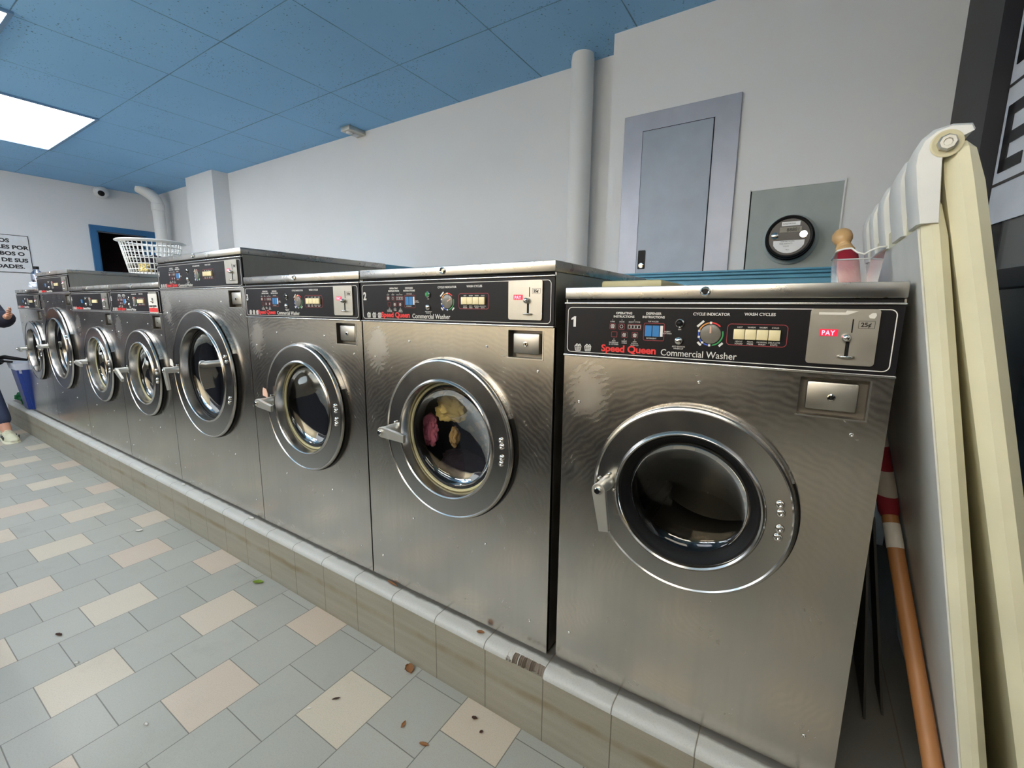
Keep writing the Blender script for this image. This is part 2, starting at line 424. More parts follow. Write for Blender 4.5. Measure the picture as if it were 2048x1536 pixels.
# unseen tube fittings, added as fill for the ceiling and the upper walls
M['tube'] = emis('fluorescent_tube', (.93, .96, 1.), TUBE, (.8, .8, .8)); M['tube_warm'] = emis('fluorescent_tube_warm', (1., .88, .70), TUBE, (.8, .8, .8))
M['tube_dim'] = emis('fluorescent_tube_dim', (1., .84, .62), TUBE * .45, (.8, .8, .8))
def fill_tube_light(x, y, z, label, warm=False, dim=False):
    t = thing('tube_light', label, 'light', (x, y, CE))
    obj('housing', bx(-.62, .62, -.05, .05, z - CE + .02, z - CE + .05, bev=.004), 'shell_white', t)
    for dx in (-.5, .5): obj('hanger', tube([(dx, 0, 0), (dx, 0, z - CE + .05)], .004, 8), 'shell_white', t)
    for dy in (-.09, .09): 
        obj('tube', lathe([(.019, -.6), (.019, .6)], axis='x', cy=dy, cz=z - CE, n=16, cap0=True, cap1=True), 'tube_dim' if dim else 'tube_warm' if warm else 'tube', t, smooth=60)
fill_tube_light(.1, -2.9, 2.0, 'hanging warm fluorescent light behind the viewer nearest the window', True)
fill_tube_light(-1.7, -2.9, 2.0, 'hanging fluorescent light second from the window')
fill_tube_light(-2.0, -3.75, 2.0, 'hanging warm fluorescent light close to the cream wall across the room', True, True)
fill_tube_light(-3.5, -2.9, 2.0, 'hanging fluorescent light third from the window')
fill_tube_light(-5.3, -2.9, 2.0, 'hanging fluorescent light farthest from the window')

# ---------------------------------------------------------------- pipes, wall fittings
pp = obj('wall_pipe', lathe([(.064, 0), (.064, 2.39), (.060, CE)], axis='z', cx=-.652, cy=1.497, n=40, cap0=True, cap1=True), 'pipe', smooth=40)
tag(pp, 'tall white painted pipe running floor to ceiling beside the meter wall', 'pipe')
pp = thing('elbow_pipe', 'white pipe bending over at the ceiling in the far corner', 'pipe', (-6.24, 1.43, 0))
obj('riser', lathe([(.062, 0), (.062, 2.19)], axis='z', n=32, cap0=True), 'pipe', pp, smooth=40)
bm = tube([(0, 0, 2.18), (0, 0, 2.24), (-.012, -.015, 2.29), (-.045, -.05, 2.34), (-.09, -.10, 2.38), (-.13, -.145, 2.405)], [.062, .062, .062, .062, .058, .05], 24)
obj('elbow', bm, 'pipe', pp, smooth=50)
obj('collar', lathe([(.062, 2.15), (.069, 2.155), (.069, 2.23), (.062, 2.235)], axis='z', n=32), 'pipe', pp, smooth=40)

# security camera dome
t = thing('security_camera', 'small white dome security camera under the ceiling on the far wall', 'camera', (XL, 1.06, 2.36))
obj('mount', lathe([(.070, 0), (.070, .03), (.060, .04)], axis='x', n=32, cap0=True, cap1=True), 'shell_white', t, smooth=40)
bm = B(); bmesh.ops.create_uvsphere(bm, u_segments=32, v_segments=20, radius=.064)
for v in bm.verts: v.co += Vector((.060, 0, -.004))
obj('housing', bm, 'shell_white', t, smooth=True)
bm = B(); bmesh.ops.create_uvsphere(bm, u_segments=24, v_segments=16, radius=.034)
d = Vector((.75, -.45, -.35)).normalized()
for v in bm.verts: v.co = v.co + Vector((.065, 0, -.008)) + d * .040
obj('lens', bm, 'black', t, smooth=True)

# twin-lamp unit by the ceiling
t = thing('twin_lamp_unit', 'small grey twin-lamp fixture where the wall meets the blue ceiling', 'light fixture', (-2.62, YW, CE))
obj('body', bx(-.075, .03, -.16, 0, -.035, 0, bev=.006), 'cast', t, smooth=40)
for dy in (-.115, -.055): obj('lens', lathe([(.024, -.034), (.024, -.042), (.016, -.046)], axis='z', cx=-.028, cy=dy, n=24, cap1=True), 'shell_white', t, smooth=40)

# sign
t = thing('wall_sign', 'white notice with a black border and Spanish capitals on the far wall', 'sign', (XL + .004, .375, 1.352))
bm = bx(0, .004, -.85, 0, 0, .402); obj('board', bm, 'shell_white', t)
bm = B()
for a in ((-.85, 0, .396, .402), (-.85, 0, 0, .006), (-.85, -.844, 0, .402), (-.006, 0, 0, .402)): box(bm, .004, .0052, *a)
obj('border', bm, 'black_print', t)
bm = B()
for body, yr, z in (('USUARIOS NOS', .225, 1.672), ('RESPONSABLES POR', .361, 1.605), ('ROBOS O', .327, 1.537), ('PERDIDA TOTAL DE SUS', .345, 1.468), ('PROPIEDADES.', .312, 1.400)):
    me = text_me(body, .054, weight=.0022, sx=1.18, align='RIGHT').copy()
    me.transform(Matrix.Rotation(R(90), 4, 'Z')); obj('text_line', me, 'black_print', t, loc=(.0052, yr - .375, z - 1.352))
bm.free()

# electric panel
t = thing('electrical_panel', 'tall grey flush electrical panel with a narrow door on the wall', 'electrical panel', (-.353, YB - .0012, 1.02))
W_, H_ = .55, .978
bm = B(); bo = [(0, 0), (W_, 0), (W_, H_), (0, H_)]
box(bm, 0, W_, -.012, 0, 0, H_, bev=.002, seg=1); obj('cover', bm, 'grey_metal', t)
obj('door_gap', bx(.099, .4405, -.0132, -.011, .062, .894), 'blackgap', t)
obj('door', bx(.102, .437, -.0185, -.012, .065, .890, bev=.0015, seg=1), 'grey_door', t)
obj('latch', plate(B(), .112, .150, .208, .304, -.022, -.0185, .004), 'black', t)
obj('lock', lathe([(.013, -.022), (.013, -.026), (.006, -.027)], cx=.131, cz=.226, n=24, cap1=True), 'chrome', t, smooth=40)

# meter board and meter
t = thing('meter_board', 'grey metal backing board with the electricity meter mounted on it', 'board', (.272, YB, .98))
obj('panel', bx(0, .347, -.006, 0, 0, .58), 'meter_board', t)
bm = B(); box(bm, -.006, 0, -.005, 0, 0, .586); obj('shadow_gap', bm, 'blackgap', t)
bm = B(); box(bm, -.004, .353, -.009, 0, .58, .590); box(bm, .347, .353, -.009, 0, 0, .58); obj('plaster_edge', bm, 'wall', t)
t = thing('electricity_meter', 'round black electricity meter with a small display, white label below', 'meter', (.442, YB - .0065, 1.333))
obj('socket_ring', lathe([(.108, 0), (.108, -.012), (.098, -.018), (.094, -.03)], n=64), 'meter_board', t, smooth=40)
obj('base', lathe([(.094, -.028), (.094, -.045), (.088, -.048), (.088, -.07), (.0905, -.074), (.0905, -.092), (.085, -.098), (.079, -.096), (.076, -.084)], n=64), 'black', t, smooth=40)
obj('face', lathe([(.077, -.086), (.001, -.086)], n=64, cap1=True), 'meter_face', t) if False else None
M['meter_face'] = plain('meter_face', (52, 46, 44), .35)
obj('face', lathe([(.078, -.086), (.078, -.088)], n=64, cap0=True, cap1=True), 'meter_face', t)
obj('nameplate', bx(-.032, .036, -.0895, -.088, .047, .064), 'shell_white', t)
obj('display', bx(-.038, .043, -.0895, -.088, .020, .042), 'dial', t)
texts('print', [('INNOVATIVE', .008, -.028, .053, {}), ('88881', .02, -.012, .0235, dict(weight=.0003)), ('CL200 240V 3W 60Hz', .0055, -.03, -.02, {}), ('FM 2S  TA 30  Kh 7.2', .0055, -.034, -.029, {}), ('0123 4567', .005, -.018, -.04, {}), ('REV 2', .005, -.008, -.055, {})], 'black_print', t, -.0899)
bm = B(); pts = [(-.058, -.014), (.058, -.014), (.058, -.022)] + [(.066 * math.cos(R(a)), .068 * math.sin(R(a))) for a in range(-30, -151, -12)] + [(-.058, -.022)]
prism(bm, pts, -.0893, -.088); obj('label_plate', bm, 'shell_white', t)
obj('seal_knob', lathe([(.014, -.088), (.014, -.095), (.009, -.099)], cx=-.054, cz=.008, n=24, cap1=True), 'chrome', t, smooth=50)
obj('optical_port', lathe([(.014, -.088), (.014, -.093), (.007, -.093), (.007, -.089)], cx=.052, cz=.008, n=24, cap1=True), 'chrome', t, smooth=50)

# turquoise boxing behind the washers
t = thing('wooden_boxing', 'turquoise painted wooden boxing with a stepped edge below the meters', 'boxing', (-.30, 0, 0))
obj('cabinet', bx(0, .985, 1.16, YB - .032, 0, 1.150), 'turq', t)
bm = B()
for z0, z1, y in ((1.150, 1.163, 1.150), (1.168, 1.176, 1.146), (1.181, 1.189, 1.150)): box(bm, -.012, .99, y, YB - .032, z0, z1, bev=.0025)
box(bm, 0, .985, 1.162, YB - .032, 1.163, 1.181); obj('moulding', bm, 'turq', t, smooth=40)
t = obj('wooden_box', bx(-3.1, -2.078, 1.2, YW - .002, 0, 1.326, bev=.004), 'turq'); tag(t, 'turquoise box top showing behind the third washer', 'box')

# ---------------------------------------------------------------- washers
def rect_hole_circle(bm, x0, x1, z0, z1, cx, cz, r, y, n=72):
    angs = [2 * math.pi * i / n for i in range(n)]
    for X, Z in ((x0, z0), (x1, z0), (x1, z1), (x0, z1)): angs.append(math.atan2(Z - cz, X - cx) % (2 * math.pi))
    angs = sorted(set(angs)); ins, out, dp = [], [], []
    for a in angs:
        c, s = math.cos(a), math.sin(a)
        k = min((((x1 if c > 0 else x0) - cx) / c) if abs(c) > 1e-9 else 1e9, (((z1 if s > 0 else z0) - cz) / s) if abs(s) > 1e-9 else 1e9)
        ins.append(bm.verts.new((cx + r * c, y, cz + r * s))); out.append(bm.verts.new((cx + k * c, y, cz + k * s))); dp.append(bm.verts.new((cx + r * c, y + .03, cz + r * s)))
    m = len(angs)
    for i in range(m):
        j = (i + 1) % m; bm.faces.new((ins[i], ins[j], out[j], out[i])); bm.faces.new((ins[i], ins[j], dp[j], dp[i]))
def basket_icon(bm, x, z, y, s=.017):
    w = .0012
    def bar(a, b, t=w):
        a, b = Vector(a), Vector(b); d = (b - a).normalized(); n = Vector((-d.y, d.x)) * t / 2
        q = [a + n, b + n, b - n, a - n]; prism(bm, [(x + p.x * s, z + p.y * s) for p in q], y - .0004, y)
    T = .07
    bar((0, .7), (1, .7), T * 1.4); bar((.12, 0), (.88, 0), T * 1.4); bar((0, .7), (.12, 0), T * 1.4); bar((1, .7), (.88, 0), T * 1.4)
    for k in (.33, .52, .71): bar((k, .7), (k, 0), T)
    bar((.05, .45), (.95, .45), T); bar((.09, .22), (.91, .22), T)
    bar((.1, .72), (.35, 1.0), T * 2); bar((.35, 1.0), (.6, .78), T * 1.5); bar((.6, .78), (.8, .98), T * 1.5); bar((.8, .98), (.95, .72), T * 1.5)
WG = 'coin washers in the row'
def washer(num, x0, x1, zb, dc, Ro, Ri, gasket, lever, bolts, label, y0=0., depth=.8, drum='drum', lamp=False, baskets=3, pay=True, screws=(), front='front_lo', fine=True):
    x0 += .001; x1 -= .002; W = x1 - x0; t = thing('front_load_washer', label, 'washing machine', (x0, y0, 0), group=None)
    cx, cz = dc[0] - x0, dc[1]
    e = W - .665
    zt = zb + .133; zl = zb + .141; zh = zb + .171
    boxx0, boxx1, bz0, bz1 = W - .143, W - .034, zb - .085, zb - .010
    # cabinet
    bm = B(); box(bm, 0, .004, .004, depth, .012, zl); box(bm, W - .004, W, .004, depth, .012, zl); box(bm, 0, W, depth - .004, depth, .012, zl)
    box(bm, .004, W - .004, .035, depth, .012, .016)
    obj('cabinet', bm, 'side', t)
    bm = B(); box(bm, W, W + .0012, .035, depth, zb - .4, zl); obj('side_flange', bx(W - .0005, W + .001, .004, .034, .012, zl), 'side', t) if False else None; bm.free()
    # front skin
    bm = B(); zs = bz0 - .006; hr = Ri + .012
    rect_hole_circle(bm, 0, W, .010, zs, cx, cz, hr, 0)
    g = [0, boxx0, boxx1, W]; h = [zs, bz0, bz1, zb + .002]
    vv = [[bm.verts.new((X, 0, Z)) for X in g] for Z in h]
    for j in range(3):
        for i in range(3):
            if (i, j) != (1, 1): bm.faces.new((vv[j][i], vv[j][i + 1], vv[j + 1][i + 1], vv[j + 1][i]))
    for (a, b) in (((0, .010), (0, zb)), ((W, .010), (W, zb))): quad(bm, [(a[0], 0, a[1]), (b[0], 0, b[1]), (b[0], .012, b[1]), (a[0], .012, a[1])])
    quad(bm, [(0, 0, .010), (W, 0, .010), (W, .012, .010), (0, .012, .010)])
    obj('front_panel', bm, front, t)
    # coin box
    bm = B(); c = [(boxx0, bz0), (boxx1, bz0), (boxx1, bz1), (boxx0, bz1)]
    for i in range(4):
        a, b = c[i], c[(i + 1) % 4]; quad(bm, [(a[0], 0, a[1]), (b[0], 0, b[1]), (b[0], .024, b[1]), (a[0], .024, a[1])])
    quad(bm, [(a[0], .024, a[1]) for a in c]); cb = obj('coin_box_recess', bm, 'steel_dark', t)
    bm = B(); q = .003
    box(bm, boxx0 - q, boxx1 + q, -.002, .001, bz0 - q, bz0); box(bm, boxx1, boxx1 + q, -.0012, .001, bz0, bz1)
    obj('recess_trim', bm, 'rail', cb)
    bm = bx(boxx0 + .012, boxx1 - .014, .006, .022, bz0 + .011, bz1 - .008, bev=.004); cd = obj('coin_box_door', bm, 'plate', t, smooth=40)
    mx, mz = (boxx0 + boxx1) / 2 - .001, (bz0 + bz1) / 2
    obj('lock', lathe([(.0068, .0062), (.0068, .0035), (.005, .003), (.005, .0045)], cx=mx, cz=mz, n=20, cap1=True), 'chrome', cd, smooth=40)
    obj('keyhole', bx(mx - .0012, mx + .0012, .002, .0046, mz - .0036, mz + .0036), 'black', cd)
    # rails and control panel
    obj('lower_trim', bx(-.0005, W + .0005, -.007, .004, zb - .001, zb + .004, bev=.0015), 'rail', t, smooth=40)
    obj('upper_trim', bx(-.0005, W + .0005, -.007, .004, zt - .003, zt + .001, bev=.0012), 'rail', t, smooth=40)
    cp = obj('control_panel', bx(.001, W - .001, -.003, .02, zb + .004, zt - .003), 'black_panel', t)
    obj('panel_border', outline(B(), .008, W - .010, zb + .0095, zt - .0105, .011, .0016, -.003), 'white_print', cp)
    yp = -.003; z = zb; L = .5 * e
    if num == 1:
        q_ = prism(B(), [(.0245, .0735), (.0310, .0735), (.0310, .0995), (.0260, .0995), (.0185, .0945), (.0185, .0905), (.0245, .0925)], yp - .0012, yp)
        bmesh.ops.translate(q_, verts=q_.verts, vec=(0, 0, z)); obj('number', q_, 'white_print', cp)
    elif num: text('number', str(num), .036, 'white_print', cp, .0145, yp - .0006, z + .073, weight=.0012, sx=.8)
    bm = B()
    for k in range(baskets): basket_icon(bm, .030 + k * .0268, z + .014, yp)
    obj('basket_symbols', bm, 'white_print', cp)
    text('brand_lettering', 'Speed Queen', .0228, 'red_print', cp, .101, yp - .0006, z + .0165, weight=.0007, sx=1.10, space=.97)
    text('model_lettering', 'Commercial Washer', .0205, 'white_print', cp, .2445, yp - .0006, z + .0150, weight=.00005, sx=.905)
    # instruction icons
    if fine:
        a = .144 + L * .2
        K = dict(weight=.00018, align='CENTER', ext=.0002)
        items = [('OPERATING', .0072, a + .0105, z + .1065, K), ('INSTRUCTIONS', .0072, a + .0105, z + .0985, K),
                 ('DISPENSER', .0072, a + .080, z + .1065, K), ('INSTRUCTIONS', .0072, a + .080, z + .0985, K),
                 ('CYCLE INDICATOR', .0084, .347 + L, z + .1065, K), ('WASH CYCLES', .0084, .439 + L * 1.25, z + .1075, K)]
        k = dict(align='CENTER', ext=.0002)
        items += [('1\nLOAD', .0042, a - .0165, z + .0915, k), ('2\nDOOR', .0042, a + .0065, z + .0915, k), ('3\nSELECT CYCLE', .0042, a + .0365, z + .0915, k),
                  ('4\nADD\nDETERGENT\n& SOFTENER', .0042, a - .0115, z + .0455, k), ('5\nINSERT\nCOINS', .0042, a + .0145, z + .0455, k), ('6\nADD\nBLEACH\nWHEN LIT', .0042, a + .0395, z + .0455, k),
                  ('TOP ACCESS', .0042, a + .080, z + .0895, k), ('DETERGENT', .0042, a + .078, z + .051, k), ('FABRIC\nSOFTENER', .0042, a + .113, z + .0675, k),
                  ('ON', .0042, .284 + L * .7, z + .0735, k), ('ADD BLEACH\nWHEN LIT', .0046, .284 + L * .7, z + .035, k)]
        for i, (p, q_) in enumerate((('HOT', 'HEAVY\nSOILED'), ('WARM', 'PERM.\nPRESS'), ('WARM', 'NORMAL\nWASH'), ('COLD', 'DELICATE\nKNITS'))):
            xx = .405 + L * 1.25 + i * .0213; items += [(p, .0046, xx, z + .082, k), (q_, .0046, xx, z + .0525, k)]
        texts('printed_words', items, 'white_print', cp, yp - .0003)
        bm = B()
        for (ix, iz, w_, h_) in ((a - .0235, .0705, .0145, .0135), (a - .001, .0705, .0145, .0135), (a + .0205, .0705, .033, .0135), (a - .0185, .0515, .0145, .0135), (a + .007, .0515, .0145, .0135), (a + .032, .0515, .0145, .0135)):
            outline(bm, ix, ix + w_, z + iz, z + iz + h_, .002, .0009, yp)
        obj('icon_frames', bm, 'darkred_print', cp)
        obj('dispenser_frame', outline(B(), a + .059, a + .1065, z + .047, z + .0875, .004, .0011, yp), 'darkred_print', cp)
        obj('cycle_frame', outline(B(), .381 + L * 1.25, .491 + L * 1.25, z + .0455, z + .0905, .008, .0013, yp), 'darkred_print', cp)
        bm = B()
        for i in range(4): outline(bm, a + .022 + i * .0076, a + .0288 + i * .0076, z + .0735, z + .0815, .0006, .0007, yp - .0002)
        basket_icon(bm, a - .0208, z + .0735, yp - .0002, .009)
        lathe([(.004, yp - .0006), (.0032, yp - .0006)], cx=a + .006, cz=z + .0775, n=16, bm=bm)
        basket_icon(bm, a + .0095, z + .054, yp - .0002, .008); basket_icon(bm, a + .035, z + .054, yp - .0002, .008)
        box(bm, a + .0968, a + .1030, yp - .0006, yp, z + .0572, z + .0818)
        obj('white_symbols', bm, 'white_print', cp)
    a = .144 + L * .2
    bm = B(); box(bm, a + .0625, a + .0775, yp - .0005, yp, z + .0568, z + .0818); box(bm, a + .0795, a + .0945, yp - .0005, yp, z + .0568, z + .0818)
    obj('blue_symbol', bm, 'blue_print', cp)
    # lamps
    lx = .284 + L * .7
    obj('indicator_lamp', lathe([(.0095, yp), (.0095, yp - .004), (.0075, yp - .006), (.0068, yp - .005)], cx=lx, cz=z + .0885, n=24), 'chrome', t, smooth=40)
    obj('lamp_lens', lathe([(.0068, yp - .004), (.005, yp - .0075), (.001, yp - .0085)], cx=lx, cz=z + .0885, n=20, cap1=True), 'green_print' if lamp else 'black', t, smooth=True)
    obj('indicator_lamp', lathe([(.0090, yp), (.0090, yp - .004), (.007, yp - .007), (.001, yp - .009)], cx=lx, cz=z + .050, n=24, cap1=True), 'chrome', t, smooth=40)
    # dial
    dx_, dz_ = .349 + L, z + .0670
    dl = obj('cycle_dial', lathe([(.0208, yp), (.0205, yp - .002), (.018, yp - .003), (.001, yp - .003)], cx=dx_, cz=dz_, n=48, cap1=True), 'dial', t, smooth=40)
    ang = 0 if not lamp else -65
    bm = prism(B(), [(-.0017, .002), (.0017, .002), (.0017, .0165), (-.0017, .0165)], yp - .0045, yp - .003); bmesh.ops.rotate(bm, verts=bm.verts, cent=(0, 0, 0), matrix=Matrix.Rotation(R(-ang if ang else 0), 3, 'Y')); bmesh.ops.translate(bm, verts=bm.verts, vec=(dx_, 0, dz_))
    obj('pointer', bm, 'tag_pink', dl)
    for nm, a0, a1, mt in (('extract_arc', 92, 160, 'orange_print'), ('start_arc', 42, 90, 'red_print'), ('wash_arc', -80, 16, 'green_print'), ('rinse_arc', 172, 265, 'navy_print')):
        bm = B(); n = 14; po = [(dx_ + .0255 * math.cos(R(a0 + (a1 - a0) * i / n)), dz_ + .0255 * math.sin(R(a0 + (a1 - a0) * i / n))) for i in range(n + 1)]
        pi_ = [(dx_ + .0228 * math.cos(R(a0 + (a1 - a0) * i / n)), dz_ + .0228 * math.sin(R(a0 + (a1 - a0) * i / n))) for i in range(n + 1)]
        for i in range(n): prism(bm, [po[i], po[i + 1], pi_[i + 1], pi_[i]], yp - .0005, yp)
        obj(nm, bm, mt, dl)
    bm = B()
    for aa in (92, 165, 196, 230, 268):
        c_, s_ = math.cos(R(aa)), math.sin(R(aa)); box(bm, dx_ + .0242 * c_ - .0022, dx_ + .0242 * c_ + .0022, yp - .0007, yp, dz_ + .0242 * s_ - .0022, dz_ + .0242 * s_ + .0022)
    for aa, ln in ((135, .018), (225, .010), (-45, .010)):
        q_ = prism(B(), [(-ln / 2, -.0022), (ln / 2, -.0022), (ln / 2, .0022), (-ln / 2, .0022)], yp - .0005, yp)
        bmesh.ops.rotate(q_, verts=q_.verts, cent=(0, 0, 0), matrix=Matrix.Rotation(-R(aa - 90), 3, 'Y')); bmesh.ops.translate(q_, verts=q_.verts, vec=(dx_ + .0305 * math.cos(R(aa)), 0, dz_ + .0305 * math.sin(R(aa))))
        me = bpy.data.meshes.new('x'); q_.to_mesh(me); q_.free(); bm.from_mesh(me)
    obj('dial_marks', bm, 'white_print', dl)
    # wash cycle buttons
    for i in range(4): obj('cycle_button', bx(.3945 + L * 1.25 + i * .0213, .4148 + L * 1.25 + i * .0213, yp - .007, yp, z + .0585, z + .0795, bev=.001), 'cream_button', t, smooth=40)
    # coin plate
    px0, px1 = W - .139, W - .034
    cpl = obj('coin_plate', plate(B(), px0, px1, z + .0185, z + .1225, -.0075, -.003, .006), 'plate', t)
    obj('coin_slot', bx(px1 - .0395, px1 - .0375, -.0082, -.0074, z + .079, z + .104), 'black', cpl)
    obj('slider_slot', bx(px1 - .0455, px1 - .0395, -.0082, -.0074, z + .036, z + .062), 'black', cpl)
    bm = B(); bmesh.ops.create_uvsphere(bm, u_segments=16, v_segments=12, radius=.0078)
    for v in bm.verts: v.co += Vector((px1 - .0455, -.014, z + .0695))
    obj('return_button', bm, 'chrome', cpl, smooth=True)
    obj('slide_lever', tube([(px1 - .055, -.010, z + .0345), (px1 - .050, -.017, z + .0345), (px1 - .036, -.017, z + .0345), (px1 - .031, -.010, z + .0345)], .0022, 8), 'chrome', cpl, smooth=True)
    obj('display', bx(px0 + .0175, px0 + .0460, -.0082, -.0074, z + .0715, z + .0845), 'led_bg', cpl)
    text('display_text', 'PAY', .0125, 'led', cpl, px0 + .0205, -.0085, z + .0735, weight=.0003, sx=.85, space=1.15)
    text('price', '25¢', .0105, 'black_print', cpl, px1 - .0265, -.0077, z + .0905, weight=.0003)
    if fine:
        obj('price_frame', outline(B(), px1 - .030, px1 - .006, z + .087, z + .101, .001, .0006, -.0075, .0003), 'black_print', cpl)
    # lid
    ld = obj('lid', bx(-.0005, W + .0005, -.004, depth + .004, zl + .001, zh, bev=.0025), 'lid', t, smooth=40)
    obj('lid_gap', bx(.003, W - .003, .004, depth - .002, zt, zl + .002), 'blackgap', t)
    obj('lid_lock', lathe([(.0105, -.003), (.0105, -.007), (.008, -.0085), (.006, -.0075), (.006, -.0055)], cx=.332 + .5 * e, cz=(zl + zh) / 2 + .001, n=24, cap1=True), 'chrome', t, smooth=40)
    # screws
    for (sx, sz) in screws: obj('screw', lathe([(.0042, 0), (.0036, -.0018), (.0015, -.0022), (.0012, -.0008)], cx=sx, cz=sz, n=14, cap1=True), 'chrome', t, smooth=True)
    # door
    yf = -.025
    dr = obj('door', lathe([(Ri - .001, -.010), (Ri - .001, yf - .0035), (Ri + .0025, yf - .0065), (Ri + .007, yf - .004), (Ri + .009, yf), (Ri + .0095, yf), (Ri + .013, yf), (Ro - .014, yf), (Ro - .0105, yf), (Ro - .010, yf), (Ro - .007, yf - .0025), (Ro - .003, yf - .001), (Ro, yf + .004), (Ro, -.016), (Ro - .006, -.0145)], cx=cx, cz=cz, n=96), 'ring', t, smooth=35)
    bm = lathe([(Ro + .0035, 0), (Ro + .0035, -.009), (Ro - .004, -.010), (Ri, -.009)], cx=cx, cz=cz, n=96)
    for f_ in bm.faces:
        c_ = f_.calc_center_median(); a_ = math.degrees(math.atan2(c_.z - cz, c_.x - cx)) % 360
        f_.material_index = 1 if 22 < a_ < 178 else 0  # black arc paints the dark shade behind the door ring; top stays steel
    obj('door_back_flange', bm, ('black', 'steel'), dr, smooth=40)
    if num == 1:
        obj('door_rim', lathe([(Ri - .0012, yf - .0035), (Ri - .003, yf + .002), (Ri - .0035, yf + .006)], cx=cx, cz=cz, n=80), 'chrome', dr, smooth=True)
        gw = .021; gp = [(Ri - .0030, yf + .004), (Ri - .006, yf + .0045), (Ri - .012, -.012), (Ri - gw, -.004), (Ri - gw - .003, .006), (Ri - gw - .003, .05)]
    else:
        obj('door_rim', lathe([(Ri - .0012, yf - .0035), (Ri - .0035, -.018), (Ri - .0045, .004), (Ri - .006, .014)], cx=cx, cz=cz, n=80), 'ring', dr, smooth=True)
        gw = .022 if gasket == 'cream_rubber' else .024
        gp = [(Ri - .0055, .012), (Ri - .008, .0085), (Ri - .0135, .0085), (Ri - .0145, .013)] + ([(Ri - .0145, .05)] if gasket == 'cream_rubber' else [(Ri - gw - .003, .014), (Ri - gw - .003, .05)])
    obj('gasket', lathe(gp, cx=cx, cz=cz, n=80), gasket, dr, smooth=40)
    if gasket == 'cream_rubber': obj('inner_gasket', lathe([(Ri - .0145, .014), (Ri - gw, .017), (Ri - gw - .003, .05)], cx=cx, cz=cz, n=80), 'black', dr, smooth=40)
    rg = Ri - gw - .001; g0 = .002 if num == 1 else .016
    obj('door_glass', lathe([(rg, g0), (rg * .985, g0 + .004), (rg * .93, g0 + .011), (rg * .8, g0 + .020), (rg * .6, g0 + .028), (rg * .3, g0 + .034), (.002, g0 + .036)], cx=cx, cz=cz, n=64, cap1=True), 'door_glass', dr, smooth=True)
    # drum
    rd = min(.245 if W < .8 else .29, W / 2 - .03)
    dm = obj('drum', lathe([(Ri - .005, .034), (rd * .9, .06), (rd, .085), (rd, .44), (rd * .97, .455), (.06, .47), (.001, .44)], cx=cx, cz=max(cz, rd + .02), n=64), drum, t, smooth=40)
    for k in range(3):
        aa = R(90 + 120 * k + 17 * (num or 5)); c_, s_ = math.cos(aa), math.sin(aa); zc = max(cz, rd + .02)
        q_ = prism(B(), [(-.035, 0), (.035, 0), (.012, .055), (-.012, .055)], .10, .43)
        bmesh.ops.rotate(q_, verts=q_.verts, cent=(0, 0, 0), matrix=Matrix.Rotation(-(aa + math.pi / 2), 3, 'Y')); bmesh.ops.translate(q_, verts=q_.verts, vec=(cx + c_ * (rd - .002), 0, zc + s_ * (rd - .002)))
        obj('drum_rib', q_, drum, dm)
    # hinge bolts
    for dz in bolts:
        rr_ = (Ro + Ri) / 2 + .002; xx = cx + math.sqrt(max(rr_ ** 2 - dz ** 2, 0))
        obj('hinge_bolt', lathe([(.0085, yf), (.0085, yf - .003), (.0062, yf - .0055), (.0025, yf - .006), (.002, yf - .0045)], cx=xx, cz=cz + dz, n=20, cap1=True), 'chrome', dr, smooth=True)
    # latch handle
    hx, hz = cx - (Ro + Ri) / 2 + .006, cz + .006
    hd = obj('handle_boss', lathe([(.0165, yf), (.0165, yf - .018), (.0155, yf - .020), (.0155, yf - .055)], cx=hx, cz=hz, n=28, cap1=True), 'cast', dr, smooth=40)
    bm = B(); ln = .103; wd0, wd1 = .0165, .0125; y1, y2 = yf - .063, yf - .051
    # lever outline pointing down, then swung to its angle
    pts = [(wd0 * math.cos(R(a_)), wd0 * math.sin(R(a_))) for a_ in range(0, 181, 15)] + [(-wd1, -ln), (wd1, -ln)]
    prism(bm, pts, y1, y2)
    bmesh.ops.bevel(bm, geom=bm.edges[:], offset=.0012, segments=1, affect='EDGES')
    bmesh.ops.rotate(bm, verts=bm.verts, cent=(0, 0, 0), matrix=Matrix.Rotation(R(-lever), 3, 'Y')); bmesh.ops.translate(bm, verts=bm.verts, vec=(hx, 0, hz))
    obj('handle_lever', bm, 'cast', hd)
    obj('handle_nut', lathe([(.0085, y1), (.0085, y1 - .006), (.0065, y1 - .008)], cx=hx, cz=hz, n=20, cap1=True), 'chrome', hd, smooth=40)
    for aa in (80, 165, 320): 
        bm = B(); bmesh.ops.create_uvsphere(bm, u_segments=12, v_segments=8, radius=.0042)
        for v in bm.verts: v.co += Vector((hx + .023 * math.cos(R(aa)), yf - .004, hz + .023 * math.sin(R(aa))))
        obj('boss_rivet', bm, 'chrome', hd, smooth=True)
    return t, cx, cz, dr
M['pale_drum'] = plain('pale_drum', (206, 204, 186), .4)
M['steel_dark'] = steel('recess_steel', (.22, .20, .17), .35, .5)
S4 = (.037, .019, -.014, -.032); S4W = (.108, .086, -.088, -.110)
def scr(W, zb, big=0): return [(.060, zb - .120), (.225, zb - .060), (W - .220, zb - .060), (W - .050, zb - .118), (.055, .097), (W - .062, .095), (.22, .289), (W - .225, .291)]
m1, c1x, c1z, d1 = washer(1, .012, .677, .897, (.337, .583), .2205, .156, 'black', 10, (.041, .023, -.011, -.030), 'low stainless front-load washer number 1, nearest on the right', y0=.0075, depth=.58, baskets=2, front='front_1',
    screws=[(.046, .778), (.332, .857), (.611, .782), (.040, .105), (.603, .103)])
